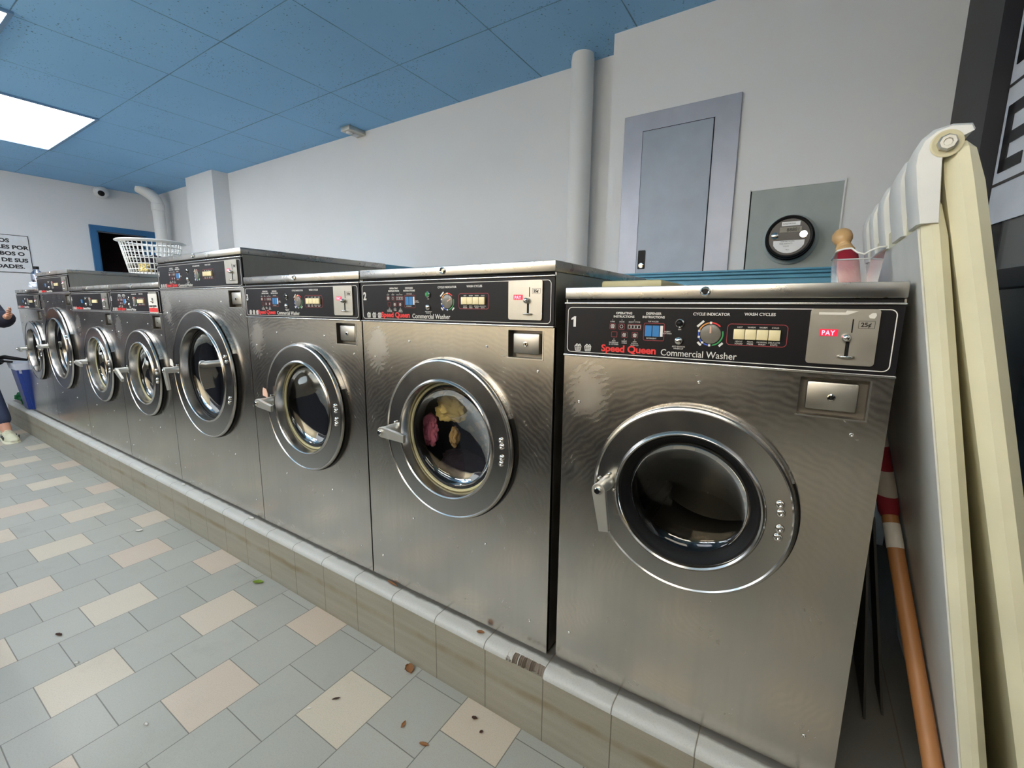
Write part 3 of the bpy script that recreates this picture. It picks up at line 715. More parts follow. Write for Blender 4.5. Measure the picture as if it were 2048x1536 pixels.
m2, c2x, c2z, d2 = washer(2, -.767, -.0125, .966, (-.380, .607), .2545, .184, 'cream_rubber', 86, S4, 'stainless front-load washer number 2 with coloured laundry turning inside', lamp=True, screws=scr(.755, .966))
m3, c3x, c3z, d3 = washer(3, -1.5365, -.7705, .966, (-1.132, .611), .258, .184, 'cream_rubber', 83, S4, 'stainless front-load washer number 3 with a pink tag on its door latch', screws=scr(.766, .966))
m4, c4x, c4z, d4 = washer(4, -2.4197, -1.5375, 1.093, (-1.972, .672), .320, .232, 'black', 12, S4W, 'tall wide stainless washer number 4, its lid higher than its neighbours', front='front_hi', screws=scr(.882, 1.093))
m5, c5x, c5z, d5 = washer(5, -3.1767, -2.4207, .966, (-2.746, .612), .257, .180, 'cream_rubber', 60, S4, 'stainless washer number 5 with a white and red sticker over its coin plate', screws=scr(.756, .966))
m6, c6x, c6z, d6 = washer(6, -3.9725, -3.1777, .966, (-3.505, .608), .257, .183, 'cream_rubber', 82, S4, 'stainless washer between the sticker washer and the far tall one, pale drum inside', drum='pale_drum', screws=scr(.795, .966), fine=False)
m7, c7x, c7z, d7 = washer(None, -4.807, -3.9735, 1.093, (-4.385, .668), .320, .232, 'black', 85, S4W, 'second tall wide stainless washer, toward the far end of the row', front='front_hi', screws=scr(.833, 1.093), fine=False)
m8, c8x, c8z, d8 = washer(None, -5.577, -4.808, .966, (-5.135, .610), .257, .184, 'black', 85, S4, 'last stainless washer at the far left end beside the blue bin', screws=scr(.769, .966), fine=False)
# extras on single washers
obj('dispenser_cover', bx(.045, .205, .12, .40, 1.067, 1.090, bev=.006), 'cream_rubber', m1, smooth=40)
bm = B(); prism(bm, [(.536, 1.0085), (.580, 1.0085), (.596, 1.0155), (.578, 1.0165), (.577, 1.0130), (.536, 1.0130)], -.0083, -.0074); prism(bm, [(.613, 1.003), (.620, 1.0025), (.6225, 1.008), (.621, 1.0125), (.616, 1.0125), (.611, 1.0075)], -.0083, -.0074)
obj('sticker_remnant', bm, 'tag_white', m1)
bm = bx(.612 + .0, .752 - .03 + .008, -.0098, -.0082, .972, 1.075); st = obj('sticker', bm, 'tag_white', m5)
obj('red_band', bx(.612, .730, -.0102, -.0097, .976, .998), 'red_print', st); 
text('sticker_print', '8', .04, 'black_print', st, .66, -.0104, 1.025, weight=.001)
text('sticker_words', 'QUEEN WASHER', .013, 'black_print', st, .617, -.0104, 1.004, weight=.0003)
def latch_tag(d, cx, cz, mat, Ro, Ri):
    hx = cx - (Ro + Ri) / 2 + .006
    bm = prism(B(), [(hx - .020, cz + .030), (hx + .016, cz + .024), (hx + .018, cz + .040), (hx + .008, cz + .060), (hx - .014, cz + .064), (hx - .020, cz + .048)], -.050, -.048)
    obj('paper_tag', bm, mat, d)
latch_tag(d3, c3x, c3z, 'tag_pink', .258, .184); latch_tag(d4, c4x, c4z, 'tag_white', .320, .232)
# pale load in washer 6
# ---------------------------------------------------------------- laundry turning in washer 2
def lump(name, c, s, mat, label, seed, cat='laundry', amp=.35):
    bm = B(); bmesh.ops.create_icosphere(bm, subdivisions=5, radius=1)
    from mathutils import noise
    for v in bm.verts:
        p = v.co.copy(); n = noise.noise(p * 1.7 + Vector((seed, 0, 0))) * amp + noise.noise(p * 4.5 + Vector((0, seed, 0))) * amp * .45
        rdg = abs(noise.noise(p * 3 + Vector((seed, seed, 0)))) * amp * .6
        v.co = p * (1 + n - rdg)
    for v in bm.verts: v.co = Vector((v.co.x * s[0], v.co.y * s[1], v.co.z * s[2]))
    o = obj(name, bm, mat, None, True, c); tag(o, label, cat, 'clothes in the drum of washer 2'); return o
M['cloth_yellow'] = plain('yellow_cloth', (238, 214, 140), .85); M['cloth_pink'] = plain('pink_cloth', (236, 140, 172), .85)
M['cloth_dark'] = plain('dark_cloth', (40, 32, 44), .9); M['cloth_tan'] = plain('tan_cloth', (176, 146, 96), .85)
X2 = -.380
lump('towel', (-.468, .115, .672), (.066, .03, .048), 'cloth_yellow', 'bright yellow towel in the upper middle of washer 2 drum', 1.3)
lump('tan_shirt', (-.455, .145, .752), (.060, .04, .040), 'cloth_tan', 'tan shirt at the top of the washer 2 drum', 7.7)
lump('pink_shirt', (-.570, .115, .578), (.034, .03, .058), 'cloth_pink', 'pink shirt left of the yellow towel in washer 2', 3.1)
lump('brown_sock', (-.452, .115, .572), (.020, .018, .034), 'cloth_tan', 'small brown sock under the yellow towel in washer 2', 4.6)
lump('dark_trousers', (-.440, .165, .440), (.130, .07, .070), 'cloth_dark', 'dark purple clothes heaped at the bottom of washer 2 drum', 9.2, amp=.25)
lump('dark_jacket', (-.345, .19, .620), (.080, .06, .100), 'cloth_dark', 'dark jacket right of the yellow towel in washer 2', 5.5, amp=.25)
lump('dark_sweater', (-.535, .24, .710), (.060, .05, .060), 'cloth_dark', 'dark sweater behind the pink shirt, upper left in washer 2', 6.5, amp=.25)

# ---------------------------------------------------------------- things on the washers
# clear plastic tub
M['clear'] = glass('clear_plastic', (.93, .93, .97), .14, .15)
bm = B(); zt_ = [1.147, 1.150, 1.152, 1.150, 1.138, 1.134, 1.146, 1.153, 1.155]
t = thing('clear_plastic_tub', 'clear plastic tub with a wavy rim on the back of washer 1', 'tub', (.575, .22, 1.0685))
x0_, x1_, y0_, y1_ = 0, .084, 0, .26; H = [.080, .083, .084, .074, .070, .078, .083, .084]
N = len(H); ring0 = [(x0_ + (x1_ - x0_) * i / (N - 1), y0_) for i in range(N)] + [(x1_, y0_ + (y1_ - y0_) * i / 4) for i in range(1, 5)] + [(x1_ - (x1_ - x0_) * i / 4, y1_) for i in range(1, 5)] + [(x0_, y1_ - (y1_ - y0_) * i / 4) for i in range(1, 4)]
hs = H + [.084] * (len(ring0) - N)
cxm, cym = .042, .13
lo = [bm.verts.new((cxm + (p[0] - cxm) * .86, cym + (p[1] - cym) * .93, 0)) for p in ring0]; hi = [bm.verts.new((p[0], p[1], h)) for p, h in zip(ring0, hs)]
for i in range(len(ring0)): bm.faces.new((lo[i], lo[(i + 1) % len(lo)], hi[(i + 1) % len(lo)], hi[i]))
bm.faces.new(lo); obj('shell', bm, 'clear', t, smooth=50)
obj('rim', tube([(p[0], p[1], h) for p, h in zip(ring0, hs)] + [(ring0[0][0], ring0[0][1], hs[0])], .0022, 6), 'white_plastic', t, smooth=True)

# laundry basket on the tall far washer
t = thing('laundry_basket', 'white plastic lattice laundry basket on top of the far tall washer', 'basket', (-4.24, .62, 1.2655))
n = 40; rb, rt, hb = .165, .215, .275
def ov(r, a, z): return Vector((r * math.cos(a), r * 1.0 * math.sin(a), z))
bm = B()
for i in range(n):
    a = 2 * math.pi * i / n; tube([ov(rb, a, .0), ov(rt, a, hb)], .0045, 6, bm)
for k in range(1, 6):
    z_ = hb * k / 6; r_ = rb + (rt - rb) * k / 6
    tube([ov(r_, 2 * math.pi * i / 48, z_) for i in range(49)], .0045, 6, bm, caps=False)
obj('lattice', bm, 'white_plastic', t, smooth=True)
obj('base', lathe([(rb + .004, 0), (rb + .004, .02), (rb - .004, .02), (rb - .004, .006), (.001, .006)], axis='z', n=48), 'white_plastic', t, smooth=40)
obj('rim', lathe([(rt - .006, hb - .012), (rt + .004, hb - .008), (rt + .028, hb), (rt + .030, hb + .006), (rt + .022, hb + .012), (rt, hb + .008), (rt - .008, hb)], axis='z', n=64), 'white_plastic', t, smooth=True)
b_ = lump('dark_garment', (-4.20, .60, 1.355), (.11, .10, .075), 'cloth_dark', 'dark garment bundled inside the white laundry basket', 6.1, 'clothes'); del b_['group']
b_ = lump('yellow_garment', (-4.155, .53, 1.318), (.06, .05, .042), 'cloth_yellow', 'small yellow garment inside the white laundry basket', 2.6, 'clothes'); del b_['group']
# bottle
t = thing('plastic_bottle', 'half full blue plastic bottle standing on the last washer', 'bottle', (-5.28, .10, 1.1375))
M['bottle_pl'] = glass('bottle_plastic', (.75, .82, .98), .12, .1); M['liquid'] = plain('dark_blue_liquid', (30, 34, 72), .2)
obj('shell', lathe([(.03, 0), (.042, .006), (.042, .13), (.038, .15), (.017, .175), (.015, .185)], axis='z', n=32, cap0=True, cap1=True), 'bottle_pl', t, smooth=40)
obj('liquid', lathe([(.028, .003), (.039, .008), (.039, .09)], axis='z', n=32, cap0=True, cap1=True), 'liquid', t, smooth=40)
obj('cap', lathe([(.019, .183), (.019, .207)], axis='z', n=24, cap0=True, cap1=True), 'black', t, smooth=40)
b_ = lump('plastic_bag', (-5.12, .045, 1.170), (.055, .04, .034), 'liner', 'crumpled pale plastic bag between the bottle and the tall washer', 2.2, 'bag'); del b_['group']

# ---------------------------------------------------------------- blue bin, leftover plinth things
t = thing('waste_bin', 'tall blue waste bin with a white liner at the far end of the plinth', 'bin', (-5.78, .075, 0))
def frus(z0, a0, b0, z1, a1, b1, bm, cap=True):
    A = [bm.verts.new((x * a0, y * b0, z0)) for x, y in ((-1, -1), (1, -1), (1, 1), (-1, 1))]; C = [bm.verts.new((x * a1, y * b1, z1)) for x, y in ((-1, -1), (1, -1), (1, 1), (-1, 1))]
    for i in range(4): bm.faces.new((A[i], A[(i + 1) % 4], C[(i + 1) % 4], C[i]))
    if cap: bm.faces.new(A)
bm = B(); frus(.001, .105, .10, .455, .145, .15, bm); bmesh.ops.bevel(bm, geom=[e for e in bm.edges if abs(e.verts[0].co.z - e.verts[1].co.z) > .1], offset=.03, segments=4, affect='EDGES')
obj('body', bm, 'blue_bin', t, smooth=40)
bm = B(); frus(.395, .144, .149, .458, .152, .158, bm, False); frus(.458, .152, .158, .452, .13, .135, bm, False); frus(.452, .13, .135, .36, .12, .125, bm, True)
obj('liner', bm, 'liner', t)
t = thing('black_bag', 'black bag with a looped strap slumped on the bin rim', 'bag', (-5.80, -.03, .46))
bm = B(); tube([(-.12, -.10, .02), (-.06, -.11, .045), (.02, -.08, .055), (.08, -.02, .04), (.10, .06, .02)], [.012, .016, .02, .016, .010], 10, bm)
tube([(-.10, -.09, .0), (0, -.10, .018), (.09, -.05, .012)], .010, 8, bm); obj('strap', bm, 'black', t, smooth=True)
bm = B(); bmesh.ops.create_icosphere(bm, subdivisions=3, radius=1)
for v in bm.verts: v.co = Vector((v.co.x * .10 - .16, v.co.y * .08 - .14, v.co.z * .045 + .005))
obj('body', bm, 'black', t, smooth=True)
M['green'] = plain('green_scrubber', (38, 112, 66), .9)
b_ = lump('green_cloth', (-6.12, .02, .074), (.07, .05, .05), 'green', 'crumpled green cloth on the plinth behind the blue bin', 8.1, 'cloth', amp=.6); del b_['group']
t = thing('concrete_block', 'short pale block on the floor against the far end of the plinth', 'block', (-6.62, -.22, FL))
obj('body', bx(-.14, .12, -.12, .12, 0, .135, bev=.006), 'wall', t); obj('cap', bx(-.15, .13, -.13, .13, .135, .15, bev=.003), 'meter_board', t)

# ---------------------------------------------------------------- person at the far left
def skin_mesh(name, chains, mat, parent, root=0, sub=2):
    """chains: list of vertices (pos, radius) and edges"""
    verts, edges = chains
    me = bpy.data.meshes.new(name); me.from_pydata([v[0] for v in verts], edges, []); o = bpy.data.objects.new(name, me); COL.objects.link(o)
    md = o.modifiers.new('s', 'SKIN'); md.use_smooth_shade = True
    for i, v in enumerate(verts):
        sv = me.skin_vertices[0].data[i]; r = v[1]; sv.radius = r if isinstance(r, tuple) else (r, r); sv.use_root = (i == root)
    o.modifiers.new('b', 'SUBSURF').levels = sub
    o.modifiers['b'].render_levels = sub
    dg = bpy.context.evaluated_depsgraph_get(); dg.update(); m2 = bpy.data.meshes.new_from_object(o.evaluated_get(dg)); bpy.data.objects.remove(o); bpy.data.meshes.remove(me)
    for p in m2.polygons: p.use_smooth = True
    m2.name = name; m2.materials.clear(); return obj(name, m2, mat, parent)
PX0, PY0 = -5.85, -.41
per = thing('person', 'person at the left edge in a dark jacket reaching toward the last washer', 'person', (PX0, PY0, FL))
# local frame: faces +x ; z from the floor, left is +y
V = [((0, 0, .93), (.12, .15)), ((0, 0, 1.10), (.10, .13)), ((.05, 0, 1.28), (.11, .16)), ((.08, 0, 1.42), (.08, .14)), ((.09, 0, 1.49), .055), ((.10, 0, 1.54), .053),
     ((.11, 0, 1.60), (.088, .075)), ((.11, 0, 1.68), (.092, .078)), ((.095, 0, 1.74), (.06, .055)),
     ((.0, .10, .88), .088), ((.14, .15, .48), .058), ((.27, .20, .10), .040), ((.29, .20, .05), .036), ((.39, .20, .03), .030),
     ((.0, -.10, .88), .088), ((.0, -.10, .48), .058), ((-.08, -.10, .10), .040), ((-.06, -.10, .05), .036), ((.04, -.10, .03), .030),
     ((.08, .19, 1.38), .055), ((.30, .24, 1.16), .043), ((.56, .26, 1.11), .034), ((.71, .265, 1.145), .026), ((.77, .266, 1.16), (.017, .034)), 
     ((.08, -.19, 1.38), .055), ((-.02, -.24, 1.10), .043), ((.12, -.26, .90), .032), ((.17, -.26, .84), .026), ((.19, -.26, .79), (.030, .018))]
Eg = [(0, 1), (1, 2), (2, 3), (3, 4), (4, 5), (5, 6), (6, 7), (7, 8), (0, 9), (9, 10), (10, 11), (11, 12), (12, 13), (0, 14), (14, 15), (15, 16), (16, 17), (17, 18), (3, 19), (19, 20), (20, 21), (21, 22), (22, 23), (3, 24), (24, 25), (25, 26), (26, 27), (27, 28)]
skin_mesh('body', (V, Eg), 'skin', per)
# fingers of both hands as their own skinned chains rooted in the palm
def hand(pal, fw, sd, up, nm='fingers'):
    pal, fw, sd, up = map(Vector, (pal, fw, sd, up)); vv, ee = [], []
    for k, (l, r_) in enumerate(((.068, .0078), (.076, .0082), (.071, .0078), (.056, .007))):
        o0 = pal + sd * (.026 - .0175 * k); b = len(vv)
        vv += [(tuple(o0 - fw * .012), r_ * 1.1), (tuple(o0 + fw * .022), r_), (tuple(o0 + fw * (.022 + l * .45) - up * .010), r_ * .92), (tuple(o0 + fw * (.022 + l * .8) - up * .026), r_ * .8)]
        ee += [(b, b + 1), (b + 1, b + 2), (b + 2, b + 3)]
        skin_mesh('finger', (vv[b:], [(0, 1), (1, 2), (2, 3)]), 'skin', per)
    o0 = pal + sd * .030 - fw * .03
    skin_mesh('thumb', ([(tuple(o0 - sd * .012), .010), (tuple(o0 + sd * .016 + fw * .012), .0095), (tuple(o0 + sd * .026 + fw * .042 - up * .008), .0078)], [(0, 1), (1, 2)]), 'skin', per)
hand((.785, .266, 1.162), (.98, -.08, .12), (0, .2, .98), (-.1, .98, 0))
hand((.195, -.26, .775), (.2, 0, -.98), (.98, 0, .2), (0, 1, 0))
# clothes
J = [((0, 0, .90), (.135, .175)), ((0, 0, 1.05), (.125, .165)), ((.04, 0, 1.25), (.13, .185)), ((.08, 0, 1.40), (.10, .165)), ((.09, 0, 1.475), (.068, .07)),
     ((.08, .20, 1.37), .085), ((.30, .24, 1.155), .088), ((.54, .26, 1.105), .078), ((.695, .265, 1.14), .058), ((.08, -.20, 1.37), .078), ((-.02, -.25, 1.10), .072), ((.10, -.265, .93), .055)]
skin_mesh('jacket', (J, [(0, 1), (1, 2), (2, 3), (3, 4), (3, 5), (5, 6), (6, 7), (7, 8), (3, 9), (9, 10), (10, 11)]), 'navy_cloth', per)
T = [((0, 0, .93), (.13, .165)), ((0, .10, .84), .105), ((.14, .15, .48), .078), ((.26, .20, .13), .062), ((0, -.10, .84), .105), ((.0, -.10, .48), .078), ((-.08, -.10, .13), .062)]
skin_mesh('trousers', (T, [(0, 1), (1, 2), (2, 3), (0, 4), (4, 5), (5, 6)]), 'jeans', per)
# face and hair
bm = B(); bmesh.ops.create_uvsphere(bm, u_segments=32, v_segments=20, radius=1)
for v in list(bm.verts):
    v.co = Vector((v.co.x * .108 + .078, v.co.y * .092, v.co.z * .115 + 1.665))
bmesh.ops.delete(bm, geom=[v for v in bm.verts if v.co.x > .135 and v.co.z < 1.72 or v.co.z < 1.585], context='VERTS')
obj('hair', bm, 'hair', per, smooth=True)
for s_ in (-1, 1):
    bm = B(); bmesh.ops.create_uvsphere(bm, u_segments=16, v_segments=10, radius=.0115)
    for v in bm.verts: v.co += Vector((.188, s_ * .031, 1.655))
    obj('eye', bm, 'shell_white', per, smooth=True)
    bm = B(); bmesh.ops.create_uvsphere(bm, u_segments=12, v_segments=8, radius=.006)
    for v in bm.verts: v.co += Vector((.195, s_ * .031, 1.655))
    obj('pupil', bm, 'black', per, smooth=True)
    bm = B(); bmesh.ops.create_uvsphere(bm, u_segments=12, v_segments=10, radius=1)
    for v in bm.verts: v.co = Vector((v.co.x * .018 + .10, v.co.y * .010 + s_ * .088, v.co.z * .030 + 1.645))
    obj('ear', bm, 'skin', per, smooth=True)
bm = prism(B(), [(.188, 1.655), (.212, 1.618), (.208, 1.612), (.185, 1.610)], -.012, .012); bmesh.ops.bevel(bm, geom=bm.edges[:], offset=.004, segments=2, affect='EDGES'); obj('nose', bm, 'skin', per, smooth=True)
M['lips'] = plain('lips', (170, 92, 84), .5)
obj('mouth', tube([(.188, -.022, 1.588), (.196, -.008, 1.590), (.196, .008, 1.590), (.188, .022, 1.588)], [.002, .005, .005, .002], 8), 'lips', per, smooth=True)
# trainers
M['shoe_up'] = plain('trainer_upper', (206, 204, 176), .6); M['shoe_dk'] = plain('trainer_overlay', (58, 62, 58), .6); M['sole'] = plain('trainer_sole', (226, 222, 196), .5)
def trainer(x, y, lab):
    prof = [(-.085, .034), (-.08, .036), (-.03, .038), (.05, .044), (.12, .047), (.175, .040), (.2, .022)]
    hh = [.10, .105, .10, .085, .062, .048, .030]
    def loft(zlo, zf, k, nm, mt, par):
        bm = B(); rings = []
        for (px, w_), h_ in zip(prof, hh):
            w2 = w_ * k; top = zf(h_)
            rings.append([bm.verts.new((x + px, y + yy * w2, zz)) for yy, zz in ((-1, zlo), (-1.02, zlo + (top - zlo) * .45), (-.72, zlo + (top - zlo) * .85), (0, top), (.72, zlo + (top - zlo) * .85), (1.02, zlo + (top - zlo) * .45), (1, zlo))])
        for A, C in zip(rings, rings[1:]):
            for i in range(6): bm.faces.new((A[i], A[i + 1], C[i + 1], C[i]))
            bm.faces.new((A[6], A[0], C[0], C[6]))
        bm.faces.new(rings[0]); bm.faces.new(rings[-1]); bmesh.ops.recalc_face_normals(bm, faces=bm.faces)
        return obj(nm, bm, mt, par, smooth=60)
    up = loft(.022, lambda h: h, 1., 'trainer_upper', 'shoe_up', per)
    loft(.001, lambda h: .026, 1.14, 'trainer_sole', 'sole', up)
    bm = B(); 
    for (px, w_) in ((-.05, .039), (.02, .0435), (.09, .049)):
        for s in (-1, 1): prism(bm, [(x + px, .028), (x + px + .028, .028), (x + px + .05, .062), (x + px + .032, .062)], y + s * w_ - .003, y + s * w_ + .003)
    obj('trainer_overlay', bm, 'shoe_dk', up)
    bm = B()
    for k in range(5): tube([(x + .025 + k * .02, y - .022, .094 - k * .009), (x + .025 + k * .02, y, .1 - k * .009), (x + .025 + k * .02, y + .022, .094 - k * .009)], .003, 6, bm)
    obj('laces', bm, 'sole', up, smooth=True)
trainer(.30, .20, ''); trainer(-.05, -.10, '')

# ---------------------------------------------------------------- folded table, flag pole, boards in the gap on the right
t = thing('folding_table', 'white plastic fold-in-half table standing folded between washer 1 and the window', 'folding table', (0, 0, 0))
def slab(name, xl, th, slope, ztop, y0, y1, rb, mat, par, edgecut=.012):
    """leaning half: cross section in x-z extruded along y"""
    f = lambda z: xl + (ztop - z) * slope
    bm = B(); zs = [ztop, ztop - .05, ztop * .5, .0]
    A = []
    sec = lambda z, yy, ins: [(f(z), yy[0] + ins, z), (f(z) + ins, yy[0], z), (f(z) + th - ins, yy[0], z), (f(z) + th, yy[0] + ins, z), (f(z) + th, yy[1] - ins, z), (f(z) + th - ins, yy[1], z), (f(z) + ins, yy[1], z), (f(z), yy[1] - ins, z)]
    for i, z in enumerate([ztop, ztop - .01, ztop - .06, .012, .0]):
        k = {0: .012, 1: .004}.get(i, 0) + (.006 if i == 4 else 0)
        ps = sec(z, (y0 + k, y1 - k), edgecut)
        A.append([bm.verts.new((min(max(p[0], f(z) + k), f(z) + th - k), p[1], p[2])) for p in ps])
    for P, Q in zip(A, A[1:]):
        for i in range(8): bm.faces.new((P[i], P[(i + 1) % 8], Q[(i + 1) % 8], Q[i]))
    bm.faces.new(A[0]); bm.faces.new(A[-1])
    return obj(name, bm, mat, par, smooth=30)
lf = slab('left_half', .6618, .033, .1825, 1.196, -.05, .69, .01, 'cream_plastic', t)
# big flat face of the table top, whiter, with a step under the hinge
bm = B(); f = lambda z: .6505 + (1.258 - z) * .1825
q = [(f(z) - .0025, z) for z in (1.150, .004)] + [(f(z) + .002, z) for z in (.004, 1.150)]
prism(bm, q, -.030, .685); obj('table_surface', bm, 'hdpe_face', lf)
# moulded hinge knuckles along the folded edge
kn = [(-.053, .035, 1.300), (.085, .205, 1.300), (.290, .375, 1.300), (.470, .535, 1.300), (.615, .69, 1.300)]
for (ya, yb, zt_) in kn:
    bm = B(); pr = [(.664, 1.155), (.6555, 1.20), (.6485, 1.245), (.6490, 1.268), (.655, 1.286), (.668, 1.298), (.690, 1.303), (.712, 1.300), (.716, 1.292), (.700, 1.284), (.688, 1.272), (.684, 1.25), (.692, 1.155)]
    taper = .012
    A = []
    for yy, k in ((ya, 1), (ya + .012, 0), (yb - .012, 0), (yb, 1)):
        A.append([bm.verts.new((p[0] + (.003 if k else 0) * (1 if p[0] < .68 else -1), yy, p[1] - (.006 if k and p[1] > 1.25 else 0))) for p in pr])
    for P, Q in zip(A, A[1:]):
        for i in range(len(pr)): bm.faces.new((P[i], P[(i + 1) % len(pr)], Q[(i + 1) % len(pr)], Q[i]))
    bm.faces.new(A[0]); bm.faces.new(A[-1]); kk = obj('hinge_knuckle', bm, 'white_plastic', lf, smooth=35)
    if ya < 0:
        obj('hinge_bolt', lathe([(.0125, -.051), (.0125, -.060), (.010, -.063), (.006, -.063), (.005, -.061)], cx=.684, cz=1.272, n=8, cap1=True), 'cast', lf)
        obj('bolt_recess', lathe([(.020, -.0535), (.018, -.0545), (.0165, -.0535)], cx=.684, cz=1.272, n=28, cap1=True), 'dial_rec', lf, smooth=True)
rf = slab('right_half', .678, .046, .2215, 1.275, -.055, .69, .01, 'cream_plastic', t, .016)
bm = B(); tube([(.845, -.02, .20), (.868, .22, .105)], .004, 8, bm); 
obj('leg_brace', tube([(.849, .30, .13), (.856, .17, .108)], .005, 8), 'white_plastic', lf); bm.free()

# flag rolled on its pole
A_, B_ = Vector((.614, .92, 1.262)), Vector((.838, .10, .105))
dirp = (A_ - B_).normalized()
bot = B_ - dirp * ((B_.z - .016) / dirp.z)
t = thing('flag_pole', 'wooden pole with rolled red and white flag and turned knob beside washer 1', 'flag', tuple(bot))
Lp = (A_ - bot).length
rotm = dirp.to_track_quat('Z', 'Y').to_matrix().to_4x4()
def along(prof, n=32, **k):
    bm = lathe(prof, axis='z', n=n, cap0=True, cap1=True); bmesh.ops.transform(bm, matrix=rotm, verts=bm.verts); return bm
obj('pole', along([(.017, 0), (.017, Lp - .05)]), 'wood', t, smooth=40)
obj('knob', along([(.014, Lp - .07), (.027, Lp - .066), (.029, Lp - .056), (.022, Lp - .046), (.024, Lp - .040), (.018, Lp - .034), (.021, Lp - .029), (.015, Lp - .024), (.022, Lp - .017), (.0285, Lp - .004), (.030, Lp + .006), (.0285, Lp + .018), (.021, Lp + .030), (.010, Lp + .036), (.002, Lp + .037)]), 'pale_wood', t, smooth=50)
M['flag'] = None
tt = NT('striped_flag'); oo = tt.new('ShaderNodeTexCoord').outputs['Generated']
sx_ = tt.new('ShaderNodeSeparateXYZ'); tt.put(sx_.inputs[0], oo); stp = tt.m_('GREATER_THAN', tt.m_('FRACT', tt.m_('MULTIPLY', sx_.outputs[2], 5.3)), .5)
tt.set(col=tt.mix(stp, lin((130, 22, 36)), lin((176, 168, 156))), rough=.85); M['flag'] = tt.m
l0 = Lp * .39
obj('rolled_flag', along([(.018, l0), (.022, l0 + .012), (.0235, l0 + .08), (.0245, Lp - .25), (.0255, Lp - .24)]), 'flag', t, smooth=50)
obj('flag_hoist', along([(.0255, Lp - .24), (.033, Lp - .12), (.034, Lp - .085), (.026, Lp - .070)]), 'red_cloth', t, smooth=50)
obj('paper_label', along([(.0178, l0 - .080), (.0178, l0 - .02)]), 'tag_white', t, smooth=40)
# dark boards leaning in the gap
M['board_dk'] = plain('dark_hardboard', (52, 50, 44), .7)
for k, (xa, xb, zt_, y0_, y1_, lab) in enumerate(((.698, .752, .56, .26, .60, 'dark hardboard sheet leaning against washer 1, the nearer of two'), (.716, .792, .52, .30, .42, 'dark hardboard sheet leaning behind the nearer one beside washer 1'))):
    bm = prism(B(), [(xa, zt_), (xa + .005, zt_), (xb + .005, .002), (xb, .002)], y0_, y1_)
    tag(obj('leaning_board', bm, 'board_dk'), lab, 'board', 'boards in the gap by washer 1')

# ---------------------------------------------------------------- shop window on the right
ang = math.atan2(.24, 1.7)
def wpt(s, off=0): # along window from the wall toward the viewer
    return (.96 + .24 / 1.7 * s + off, 1.40 - s)
bm = B()
def wbox(bm, s0, s1, z0, z1, o0, o1):
    p = [wpt(s0, o0), wpt(s1, o0), wpt(s1, o1), wpt(s0, o1)]; prism(bm, p, z0, z1, 'xy')
wbox(bm, -.02, .27, FL, CE, -.035, .05); wbox(bm, .27, 3.4, 1.09, 1.145, -.02, .05); wbox(bm, .27, 3.4, FL, -.10, -.02, .05); wbox(bm, .27, 3.4, 2.36, CE, -.02, .05); wbox(bm, 1.9, 1.96, -.10, 2.36, -.01, .05); wbox(bm, 3.34, 5.6, FL, CE, -.02, .05)
M['frame_black'] = plain('black_window_frame', (24, 22, 28), .4)
struct('window_1', bm, 'frame_black')
bm = B(); wbox(bm, .27, 3.34, -.10, 2.36, .012, .018)
g_ = obj('window_pane', bm, 'window_glass'); g_['kind'] = 'structure'
# grey room reflection painted as a sheet on the upper pane with painted letter shapes
M['film'] = plain('grey_window_film', (226, 230, 238), .5)
t = thing('window_lettering', 'grey film with dark block letters on the upper shop window', 'window sign', (0, 0, 0))
bm = B(); wbox(bm, .275, 3.3, 1.30, 2.355, .0085, .0115); obj('film', bm, 'film', t)
bm = B()
for s0 in (.30, .56, .86):
    for z0 in (1.46, 1.78, 2.08):
        bm = B(); wbox(bm, s0, s0 + .035, z0, z0 + .20, .005, .008)
        for dz in (0, .08, .165): wbox(bm, s0, s0 + .12, z0 + dz, z0 + dz + .035, .005, .008)
        obj('letter', bm, 'frame_black', t)
bm = B()
for z0 in (1.42, 1.72, 2.02): wbox(bm, .28, 3.3, z0, z0 + .008, .005, .008)
obj('ruled_lines', bm, 'meter_face', t)
# outside
M['awning_a'] = plain('awning_light', (150, 150, 142), .8); M['awning_b'] = plain('awning_grey', (96, 98, 102), .8); M['asphalt'] = plain('asphalt', (40, 38, 42), .8)
t = thing('striped_awning', 'grey striped awning hanging outside the shop window', 'awning', (.12, 0, 0))  # slanted stripes stand in for a wall reflected in the glass
for k, mt in enumerate(('awning_a', 'awning_b')):
    bm = B()
    for i in range(k, 24, 2): quad(bm, [(1.32, 1.6 - i * .16, 1.50), (1.32, 1.44 - i * .16, 1.50), (1.62, 1.44 - i * .16, 1.20), (1.62, 1.6 - i * .16, 1.20)])
    for v in bm.verts: pass
    bmesh.ops.solidify(bm, geom=bm.faces[:], thickness=.004); obj('stripes', bm, mt, t)
g_ = struct('floor_street', bx(1.9, 9, -6, 7, FL - .1, FL - .02), 'asphalt')
M['kerb_red'] = plain('painted_kerb', (132, 62, 58), .7); M['lamp'] = emis('street_lamp', (.85, .9, 1.), 30)
tag(obj('street_kerb', bx(3.1, 3.3, -2, 7, FL - .02, .35), 'kerb_red'), 'low red wall across the dark street outside the window', 'wall')
for (p, lab) in (((5.2, 2.35, .62), 'white street lamp seen low through the window'), ((5.6, 2.35, 1.10), 'warm street lamp seen higher through the window')):
    t = thing('street_lamp', lab, 'street lamp', (p[0], p[1], FL - .02)); z_ = p[2] - FL
    obj('post', lathe([(.03, 0), (.02, z_ - .04)], axis='z', n=12, cap0=True, cap1=True), 'frame_black', t)
    bm = B(); bmesh.ops.create_uvsphere(bm, u_segments=16, v_segments=10, radius=.05)
    for v in bm.verts: v.co += Vector((0, 0, z_))
    obj('globe', bm, 'lamp', t, smooth=True)

